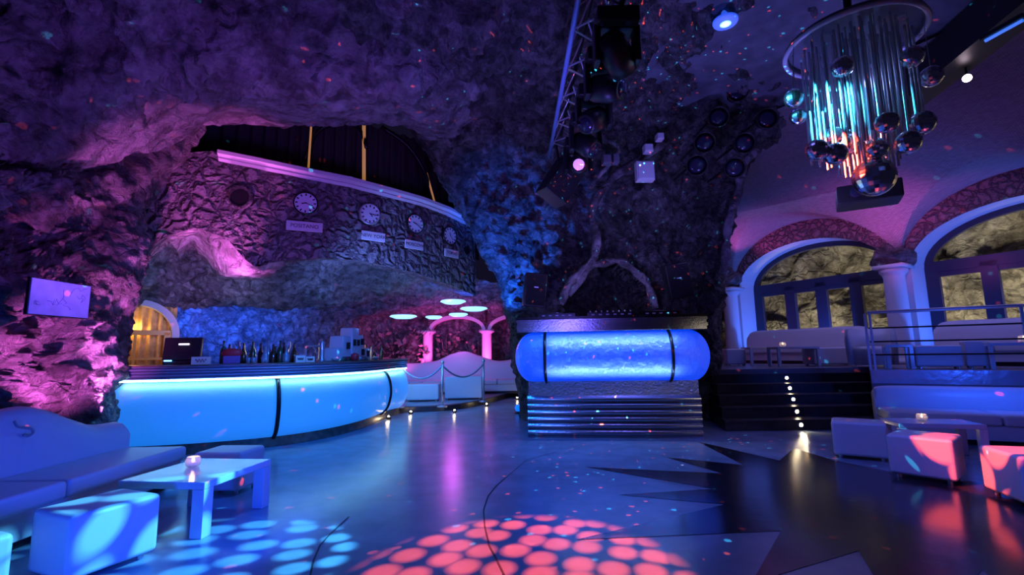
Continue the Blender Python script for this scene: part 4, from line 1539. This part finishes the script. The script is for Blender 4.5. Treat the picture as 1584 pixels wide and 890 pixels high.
# projector box under the chandelier
c = P(1342, 303, 6.4)
t = thing('projector', 'flat black projector box hanging behind the chandelier tip', 'projector', c, -.55)
MB().box((0, 0, 0), (.72, .5, .25)).build('body', BLK, t, bevel=.02)
MB().lathe((-.15, -.25, 0), [(.07, 0), (.07, .04), (.0001, .05)], 18, R=Matrix.Rotation(PI / 2, 3, 'X')).build('lens', LENSD, t)
MB().tube([V3((0, 0, .1)), V3((0, 0, 5.8 - c.z))], .02).build('hanger', BLKM, t)
# vents on the vault ceiling
for i, (x, y, lab) in enumerate(((1468, 205, 'upper rectangular ceiling vent right of the chandelier'), (1490, 222, 'lower rectangular ceiling vent right of the chandelier'))):
    c = G(x, y, 5.70)
    t = thing('ceiling_vent', lab, 'vent', c, -.5, 'rectangular vents in the vault ceiling')
    b = MB(); b.box((0, .12, -.02), (1.0, .04, .04)); b.box((0, -.12, -.02), (1.0, .04, .04)); b.box((.5, 0, -.02), (.04, .28, .04)); b.box((-.5, 0, -.02), (.04, .28, .04)); b.build('frame', PLASTC, t)
    b = MB()
    for k in range(4): b.box((0, -.08 + .055 * k, -.02), (.98, .012, .03))
    b.box((0, 0, .02), (1, .28, .02))
    b.build('slats', BLKM, t)

# ================================================================== CHANDELIER
cc = P(1318, 68, 4.9)
CH = thing('chandelier', 'large round chandelier of hanging glass rods and mirrored balls', 'chandelier', cc)
rr = .65
MB().tube([V3((rr * math.cos(a), rr * math.sin(a), 0)) for a in [2 * PI * k / 64 for k in range(64)]], .028, 10, closed=True).build('ring', mat('ring_white', (.6, .6, .7), .3, metal=.1), CH, smooth=True)
MB().lathe((0, 0, 0), [(rr - .03, .06), (rr - .03, .0), (rr, -.01), (rr + .01, .05), (.0001, .07)], 56).build('ceiling_plate', mat('plate_grey', (.16, .16, .22), .3, metal=.3), CH, smooth=False)
MB().tube([V3((0, 0, .06)), V3((0, 0, 5.9 - cc.z))], .04).build('stem', BLKM, CH)
light('POINT', cc + V3((.05, -.05, -.5)), (.30, .40, 1.0), 5, size=.05)  # added ambient lamp to lift the dim rods, no bulb modelled
random.seed(21)
lobes = []
for k in range(98):
    a = k * 2.39996
    r = rr * .80 * math.sqrt((k + .5) / 98)
    ln = 1.52 - .50 * (r / rr) ** 1.6 + random.uniform(-.12, .08)
    x, y = r * math.cos(a), r * math.sin(a)
    b = MB()
    b.tube([V3((x, y, 0)), V3((x, y, -ln))], .012, 7)
    b.build('glass_rod', ROD, CH, smooth=True)
balls = [(1303, 103, 4.55, .115), (1411, 88, 4.35, .11), (1441, 118, 4.6, .115), (1228, 152, 4.9, .11), (1235, 180, 5.1, .10), (1264, 232, 4.6, .115), (1293, 238, 4.6, .12),
         (1287, 212, 5.0, .13), (1372, 190, 4.3, .11), (1427, 190, 4.5, .125), (1405, 220, 4.35, .12), (1356, 230, 4.7, .12), (1352, 274, 4.8, .215), (1372, 232, 5.1, .10), (1312, 222, 4.95, .12)]
for x, y, D, r in balls:
    c = P(x, y, D) - cc
    b = MB()
    b.sphere(c, r * .92, 22, 14)
    o = b.build('mirror_ball', MIRROR, CH, smooth=False)
    q = Vector((c.x, c.y, 0))
    if q.length > rr: q = q * (rr / q.length)
    MB().tube([c + V3((0, 0, r * .9)), V3((q.x, q.y, 0))], .004, 5).build('wire', STEEL, CH)

# ================================================================== REAR LOUNGE
# low dark dais
dp = [G(560, 650), G(610, 640), G(690, 636), G(745, 627), G(800, 612), G(860, 600)]
curve = spl([V3((p.x, p.y, 0)) for p in dp], 24)
poly = [(p.x, p.y) for p in curve] + [(3.2, 18.5), (-5.5, 18.5), (-5.5, 13.0)]
struct(MB().prism(poly, 0, .13).build('floor_dais', DWOOD))
tp = [(p.x, p.y + .12) for p in curve] + [(3.1, 18.4), (-5.4, 18.4), (-5.4, 13.1)]
struct(MB().prism(tp, .128, .14).build('floor_deck', mat('dais_top', (.3, .3, .36), .3)))
for (x, y, lab) in ((603, 648, 'warm floor light at the foot of the bar end'), (637, 640, 'leftmost warm light along the rear dais edge'), (704, 638, 'second warm light along the rear dais edge'), (753, 628, 'third warm light along the rear dais edge'), (800, 618, 'rightmost warm light along the rear dais edge')):
    g_ = G(x, y)
    t = thing('floor_light', lab, 'light', g_ + V3((0, -.1, 0)), 0, 'warm lights along the dais')
    MB().lathe((0, 0, 0), [(.05, 0), (.05, .04), (.035, .05)], 14).build('base', BLK, t)
    MB().sphere((0, 0, .055), .022, 10, 6).build('bulb', LWARM, t)
    light('POINT', g_ + V3((0, -.22, .07)), (1, .7, .35), .5, size=.03)


def arcol(px, D, i):
    c = V3((P(px, 530, D).x, D, 0))
    b = MB()
    b.lathe(c, [(.24, .1), (.24, .4), (.19, .45), (.17, 2.05), (.22, 2.1), (.28, 2.12), (.28, 2.2)], 20)
    o = struct(b.build('pillar_%d' % i, PLAST, smooth=True))
    return c


ARD = 17.2
c1 = arcol(662, ARD, 1); c2 = arcol(753, ARD, 2)
c3 = c2 + (c2 - c1)
b = MB()
for A, Bq in ((c1, c2), (c2, c3)):
    ctr = (A + Bq) / 2; h = (Bq - A).length / 2 - .16
    n_ = 24
    for k in range(n_):
        a0 = PI * k / n_; a1 = PI * (k + 1) / n_
        def q(a, r, zz, dy): return ctr + V3((-math.cos(a) * r, dy, 2.2 + math.sin(a) * zz))
        i0_, i1_ = q(a0, h, .42, -.18), q(a1, h, .42, -.18)
        o0, o1 = q(a0, h + .12, .54, -.18), q(a1, h + .12, .54, -.18)
        j0, j1 = q(a0, h, .42, .2), q(a1, h, .42, .2)
        b.add([i0_, i1_, o1, o0, j0, j1], [(0, 1, 2, 3), (0, 1, 5, 4)], 0)
        b.add([o0, o1, V3((o1.x, o1.y, 3.4)), V3((o0.x, o0.y, 3.4))], [(0, 1, 2, 3)], 1)
struct(b.build('wall_arcade', [PLAST, ROCK], recalc=False))

# lamp discs
for (x, y, w2, D, lab) in ((701, 467, 40, 11.0, 'highest glowing oval ceiling disc over the rear lounge'), (733, 478, 43, 11.6, 'glowing disc lamp right of the highest one in the rear lounge'), (624, 490, 42, 12.4, 'leftmost glowing disc lamp in the rear lounge'), (671, 491, 26, 13.8, 'smallest glowing disc lamp between the leftmost and the middle'), (709, 487, 30, 13.2, 'glowing disc lamp just under the other middle ones')):
    r = w2 / 2 / F * D
    c = P(x, y, D)
    t = thing('disc_lamp', lab, 'lamp', c, 0, 'glowing disc lamps in the rear lounge')
    MB().lathe((0, 0, 0), [(.0001, -.06), (r * .6, -.05), (r, 0), (r * .9, .03), (.0001, .05)], 28).build('shade', DISC, t, smooth=True)
    MB().tube([V3((0, 0, .04)), V3((0, 0, .6))], .005).build('rod', BLKM, t)


# wave-backed sofas (front view along the back line)
def wave_sofa(name, label, p0, p1, prof, seatd, seatz, back_t=.22, cat='sofa', group=None, depth_dir=None, base_h=.08):
    """p0->p1 the line of the back; prof: heights along it; seat in front (depth_dir)"""
    L = (p1 - p0).length
    u = (p1 - p0).normalized()
    dn = depth_dir if depth_dir is not None else V3((u.y, -u.x, 0))
    t = thing(name, label, cat, p0 + V3((0, 0, 0)), 0, group)
    N = 60
    hs = spl([V3((a, h, 0)) for a, h in prof], N)
    vs = []
    crossn = 9
    for k in range(N):
        x = hs[k].x * L; h = hs[k].y
        base = u * x
        pr_ = [(-back_t, base_h), (-back_t, h - .07), (-back_t * .8, h - .02), (-back_t * .5, h), (-back_t * .2, h - .02), (0, h - .08), (.03, (h + seatz) / 2), (.03, seatz - .05), (0.0, base_h)]
        for d_, z in pr_:
            vs.append(base + dn * d_ + V3((0, 0, z)))
    fs = [(k * 9 + j, (k + 1) * 9 + j, (k + 1) * 9 + (j + 1) % 9, k * 9 + (j + 1) % 9) for k in range(N - 1) for j in range(9)]
    fs += [tuple(range(9)), tuple(reversed([(N - 1) * 9 + j for j in range(9)]))]
    o = MB().add(vs, fs).build('backrest', VINYL, t, smooth=True)
    md = o.modifiers.new('es', 'EDGE_SPLIT'); md.split_angle = 1.0
    ang = math.atan2(u.y, u.x)
    nseat = max(1, round(L / 1.3))
    for k in range(nseat):
        c = u * (L * (k + .5) / nseat) + dn * (seatd / 2 + .02)
        MB().box(c + V3((0, 0, seatz - .07)), (L / nseat - .015, seatd, .14), rot=ang).build('seat', VINYL, t, bevel=.035, seg=3)
    c = u * (L / 2) + dn * (seatd / 2)
    MB().box(c + V3((0, 0, (seatz - .14 + base_h) / 2)), (L - .04, seatd - .06, seatz - .14 - base_h), rot=ang).build('base', VINYL, t, bevel=.01)
    MB().box(c + V3((0, 0, base_h / 2)), (L - .2, seatd - .25, base_h), rot=ang).build('plinth', BLK, t)
    return t


zd = .14
D1 = 15.6
a = P(605, 560, D1); b2 = P(825, 560, D1); a.z = b2.z = zd
wave_sofa('wave_sofa', 'long lilac sofa with wavy backrest in the rear lounge', a, b2, [(0, .95), (.2, .95), (.32, 1.02), (.42, 1.22), (.52, 1.30), (.62, 1.15), (.75, .98), (.88, 1.05), (1, 1.18)], .8, .42)


def stool(name, label, c, sx, sy, h, rz, group=None, leg=.04, cat='stool'):
    t = thing(name, label, cat, c, rz, group)
    MB().box((0, 0, leg + (h - leg) / 2), (sx, sy, h - leg)).build('cushion', VINYL, t, bevel=.035, seg=4)
    for a_ in (-1, 1):
        for b_ in (-1, 1):
            MB().lathe((a_ * (sx / 2 - .07), b_ * (sy / 2 - .07), 0), [(.02, 0), (.022, leg + .02)], 10).build('foot', STEEL, t)
    return t


def low_table(name, label, c, sx, sy, h, rz, group=None, lt=.07, m=None):
    t = thing(name, label, 'table', c, rz, group)
    lw = lt
    lt = min(lt, .055)
    m = m or LACQ
    MB().box((0, 0, h - lt / 2), (sx, sy, lt)).build('tabletop', m, t, bevel=.006)
    for a_ in (-1, 1):
        for b_ in (-1, 1):
            MB().box((a_ * (sx / 2 - lw / 2), b_ * (sy / 2 - lw / 2), (h - lt) / 2), (lw, lw, h - lt)).build('leg', m, t, bevel=.004)
    return t


def candle(loc, label, s=1.0):
    t = thing('candle_holder', label, 'candle', loc, 0, 'tea lights in glass bowls')
    MB().lathe((0, 0, 0), [(.03 * s, 0), (.045 * s, .012 * s), (.052 * s, .04 * s), (.042 * s, .07 * s), (.038 * s, .07 * s), (.047 * s, .04 * s), (.038 * s, .012 * s), (.0001, .008 * s)], 20).build('bowl', GLASSB, t, smooth=True)
    wx_ = MB().lathe((0, 0, .01 * s), [(.024 * s, 0), (.024 * s, .022 * s), (.0001, .022 * s)], 14).build('wax', CREAM, t)
    MB().lathe((0, 0, .034 * s), [(.0001, 0), (.009 * s, .010 * s), (.006 * s, .025 * s), (.0001, .04 * s)], 10).build('flame', FLAME, wx_, smooth=True)
    light('POINT', Vector(loc) + V3((0, 0, .09 * s)), (1, .6, .25), .25 * s, size=.02)
    return t


GLASSB = mat('bowl_glass', (.8, .85, .95), .08, spec=.8)
GLASSB.node_tree.nodes['Principled BSDF'].inputs['Alpha'].default_value = .45

# rear seats
def atfloor(px, py, z=zd):
    return G(px, py, z)


q = atfloor(652, 622); stool('lounge_cube', 'blue-lit white cube seat just right of the bar end', q + V3((0, .3, 0)), .85, .6, .45, .05, 'cube seats in the rear lounge')
q = atfloor(708, 620); stool('lounge_cube', 'white cube seat between the two rope posts', q + V3((.1, .5, 0)), 1.0, .7, .62, .1, 'cube seats in the rear lounge')
q = atfloor(792, 606); stool('lounge_cube', 'small cube seat behind the right rope post near the booth', q + V3((0, .1, 0)), .55, .5, .42, .1, 'cube seats in the rear lounge')
q = atfloor(752, 600)
low_table('lounge_table', 'low pale table in the rear lounge under a candle', q + V3((.2, .6, 0)), .9, .7, .42, 0)
candle(q + V3((.25, .6, .42)), 'candle on the low table in the rear lounge', 1.3)
q = atfloor(640, 600)
low_table('lounge_table', 'low dark-topped table behind the cube seat by the bar end', q + V3((.3, .4, 0)), .8, .6, .45, 0, m=VINYL)
candle(q + V3((.15, .3, .45)), 'candle on the table behind the bar end', 1.3)

# rope posts
pts_ = [(618, 631, 'behind the curved end of the bar'), (684, 630, 'between the bar end and the DJ booth'), (748, 622, 'right of the middle post, nearer the DJ booth')]
tops = []
for x, y, lab in pts_:
    c = G(x, y, .14)
    t = thing('rope_post', 'slim metal rope post %s' % lab, 'post', c, 0, 'rope posts on the rear dais')
    MB().lathe((0, 0, 0), [(.12, 0), (.12, .02), (.04, .04)], 20).build('base', STEEL, t, smooth=True)
    MB().tube([V3((0, 0, .02)), V3((0, 0, 1.0))], .028, 12).build('pole', STEEL, t, smooth=True)
    MB().sphere((0, 0, 1.03), .045, 12, 8).build('finial', STEEL, t, smooth=True)
    tops.append(c + V3((0, 0, .96)))
for (a, b2, lab) in ((tops[0], tops[1], 'drooping barrier rope from the bar end to the middle post'), (tops[1], tops[2], 'drooping barrier rope between the middle and right posts')):
    ps = []
    for k in range(20):
        u_ = k / 19
        p = a.lerp(b2, u_)
        p.z -= .30 * (1 - (2 * u_ - 1) ** 2)
        ps.append(p)
    tag(MB().tube(ps, .022, 8).build('barrier_rope', ROPE, smooth=True), lab, 'rope', 'barrier ropes')

# foliage at the back, pink lit
def plant(c, h, rad, n, label, seed):
    random.seed(seed)
    t = thing('leafy_plant', label, 'plant', c)
    st_ = MB()
    lf = MB()
    for k in range(n // 9):
        a = random.uniform(0, 2 * PI)
        tip = V3((math.cos(a) * rad * random.uniform(.3, 1), math.sin(a) * rad * .5, h * random.uniform(.5, 1)))
        st_.tube(spl([V3((0, 0, 0)), tip * .5 + V3((0, 0, h * .15)), tip], 6), .012, 5)
        for q_ in range(9):
            p = tip * random.uniform(.4, 1.05) + V3((random.gauss(0, .12), random.gauss(0, .1), random.gauss(0, .1)))
            s_ = random.uniform(.12, .26)
            d1 = V3((random.gauss(0, 1), random.gauss(0, 1), random.gauss(0, .6))).normalized()
            d2 = d1.cross(V3((random.gauss(0, 1), random.gauss(0, 1), random.gauss(0, 1)))).normalized()
            lf.add([p, p + d1 * s_ * .5 + d2 * s_ * .34, p + d1 * s_, p + d1 * s_ * .5 - d2 * s_ * .28], [(0, 1, 2, 3)])
    st_.build('stem', DWOOD, t)
    lf.build('foliage', LEAF, t, recalc=False)


plant(V3((P(612, 560, 16.6).x, 16.6, .14)), 2.2, 1.2, 620, 'pink-lit leafy plant left of the white arcade', 4)
plant(V3((P(690, 560, 18.0).x, 18.0, .14)), 2.0, .6, 240, 'reddish plant seen through the first arch', 9)
plant(V3((P(738, 560, 18.0).x, 18.0, .14)), 1.8, .6, 200, 'dim plant behind the second column of the arcade', 12)

# ================================================================== LEFT LOUNGE
a = V3((-4.12, 2.5, 0)); b2 = V3((-4.17, 5.32, 0))
L_ = (b2 - a).length
prof = [(0, .70), (.2, .74), (.42, .86), (.56, .95), (.66, .94), (.78, .80), (.88, .70), (1, .68)]
t = wave_sofa('wave_sofa', 'white sofa with wave-shaped backrest against the left rock wall', a, b2, prof, .64, .42, back_t=.30, depth_dir=V3((1, 0, 0)))
tag(t, cat='sofa')
# curling piping on the back
def onx(px, py, x=-4.085):
    r = ray(px, py)
    return CAM + r * (x / r.x)
sb_ = [o for o in t.children if o.name.startswith('backrest')][0]
pw = spl([onx(*q) for q in [(22, 652), (27, 660), (38, 662), (48, 664), (51, 670), (44, 675), (36, 673)]], 30)
MB().tube([p - t.location for p in pw], .010, 8).build('curl_piping', mat('vinyl_piping', (.3, .3, .34), .5), sb_, smooth=True)
low_table('coffee_table', 'white square table with a candle beside the left stools', V3((-2.68, 4.26, 0)), .74, .82, .41, -.12, lt=.10)
candle(V3((-2.82, 4.36, .41)), 'candle on the white table in the left lounge', 1.2)
stool('cube_stool', 'white cube stool with dark top and cyan light spots, in front of the left table', V3((-2.765, 3.35, 0)), .43, .52, .42, -.38, 'white cube stools')
stool('cube_stool', 'white cube stool behind the candle table at the left', V3((-2.96, 5.17, 0)), .50, .44, .41, -.05, 'white cube stools')
stool('cube_stool', 'white cube stool cut by the lower left corner of the photo', V3((-3.07, 2.66, 0)), .45, .50, .41, -.38, 'white cube stools')

# ================================================================== RIGHT LOUNGE
stool('cube_stool', 'blue-lit white cube stool at the foot of the dark stairs', V3((4.335, 6.22, 0)), .56, .45, .45, -.6, 'white cube stools')
stool('cube_stool', 'white cube stool with red streaks between its neighbours on the right', V3((4.33, 5.24, 0)), .54, .52, .44, -.88, 'white cube stools')
stool('cube_stool', 'red-lit white cube stool cut by the right edge of the photo', V3((4.59, 4.35, 0)), .60, .56, .43, -.29, 'white cube stools')
low_table('coffee_table', 'white table with a candle in the right lounge', V3((5.23, 6.19, 0)), .88, .50, .43, -.28, lt=.08)
candle(V3((5.15, 6.22, .43)), 'candle on the white table in the right lounge', 1.2)
a = V3((5.85, 7.95, 0)); b2 = a + V3((1.54, -.8, 0)).normalized() * 5.0
wave_sofa('long_sofa', 'long white low sofa under the raised lounge railing', a, b2, [(0, .66), (.04, .74), (.3, .74), (.6, .74), (1, .74)], .85, .42, back_t=.22)

# sofas and tables on the platform
def csofa(t0, t1, d, label, prof=None):
    a = wp(t0, d, ZP); b2 = wp(t1, d, ZP)
    a.z = b2.z = ZP
    wave_sofa('window_sofa', label, a, b2, prof or [(0, .80), (.06, .95), (.3, .96), (.7, .96), (.94, .95), (1, .85)], .65, .42, depth_dir=NW)


csofa(1.15, 4.45, .45, 'long pale sofa on the raised lounge under the first arched window')
csofa(5.75, 9.2, .45, 'long pale sofa on the raised lounge under the second arched window')


def pz(px, py): return G(px, py, ZP)


def lt_(px, py, sx, sy, rz, lab, h=.45):
    q = pz(px, py) if py > 300 else P(px, 560, py); q.z = ZP
    low_table('lounge_table', lab, q, sx, sy, h, rz, 'tables on the raised lounge', lt=.06)
    return q


q1 = lt_(1178, 566, .7, .6, -.1, 'left low table by the stairs on the raised lounge')
q2 = lt_(1228, 567, .9, .6, -.1, 'low table with a candle at the top of the stairs')
candle(q2 + V3((-.18, .05, .45)), 'candle on the low table at the top of the stairs', 1.4)
q3 = lt_(1390, 9.1, .40, .40, -.5, 'low square table behind the railing left of the second sofa')
q4 = lt_(1585, 8.15, .9, .42, -.6, 'low table behind the railing at the right edge')
candle(q4 + V3((.05, 0, .45)), 'candle on the table behind the railing at the right edge', 1.6)
for (x, y, sx, sy, h, rz, lab) in ((1136, 566, .45, .5, .42, -.2, 'small pale stool at the left end of the raised lounge'), (1286, 566, 1.0, .55, .42, -.1, 'wide pale stool right of the candle table on the raised lounge'),
                               (1450, 8.85, .66, .40, .42, -.55, 'wide blue-lit stool behind the railing near the middle'), (1512, 8.7, .36, .36, .5, -.55, 'narrow pale stool behind the right rail post')):
    q = pz(x, y) if y > 300 else P(x, 560, y); q.z = ZP
    stool('lounge_cube', lab, q, sx, sy, h, rz, 'stools on the raised lounge')
# upholstered blue-lit armchair behind rail
q = pz(1350, 566); q.z = ZP
t = thing('armchair', 'rounded blue-lit armchair behind the left rail post', 'armchair', V3((P(1350, 560, 10.0).x, 10.0, ZP)), -.5)
b = MB()
vs = []
for k in range(17):
    a_ = PI * (-.1 + 1.2 * k / 16)
    for rad, z in ((.42, .05), (.45, .55), (.42, .78), (.36, .80), (.33, .55), (.33, .05)):
        vs.append((math.cos(a_) * rad, math.sin(a_) * rad, z))
b.add(vs, [(k * 6 + j, (k + 1) * 6 + j, (k + 1) * 6 + (j + 1) % 6, k * 6 + (j + 1) % 6) for k in range(16) for j in range(6)] + [tuple(range(6)), tuple(96 + j for j in range(6))])
b.build('shell', VINYL, t, smooth=True)
MB().lathe((0, 0, .05), [(.33, 0), (.34, .3), (.3, .37), (.0001, .38)], 24).build('seat', VINYL, t, smooth=True)
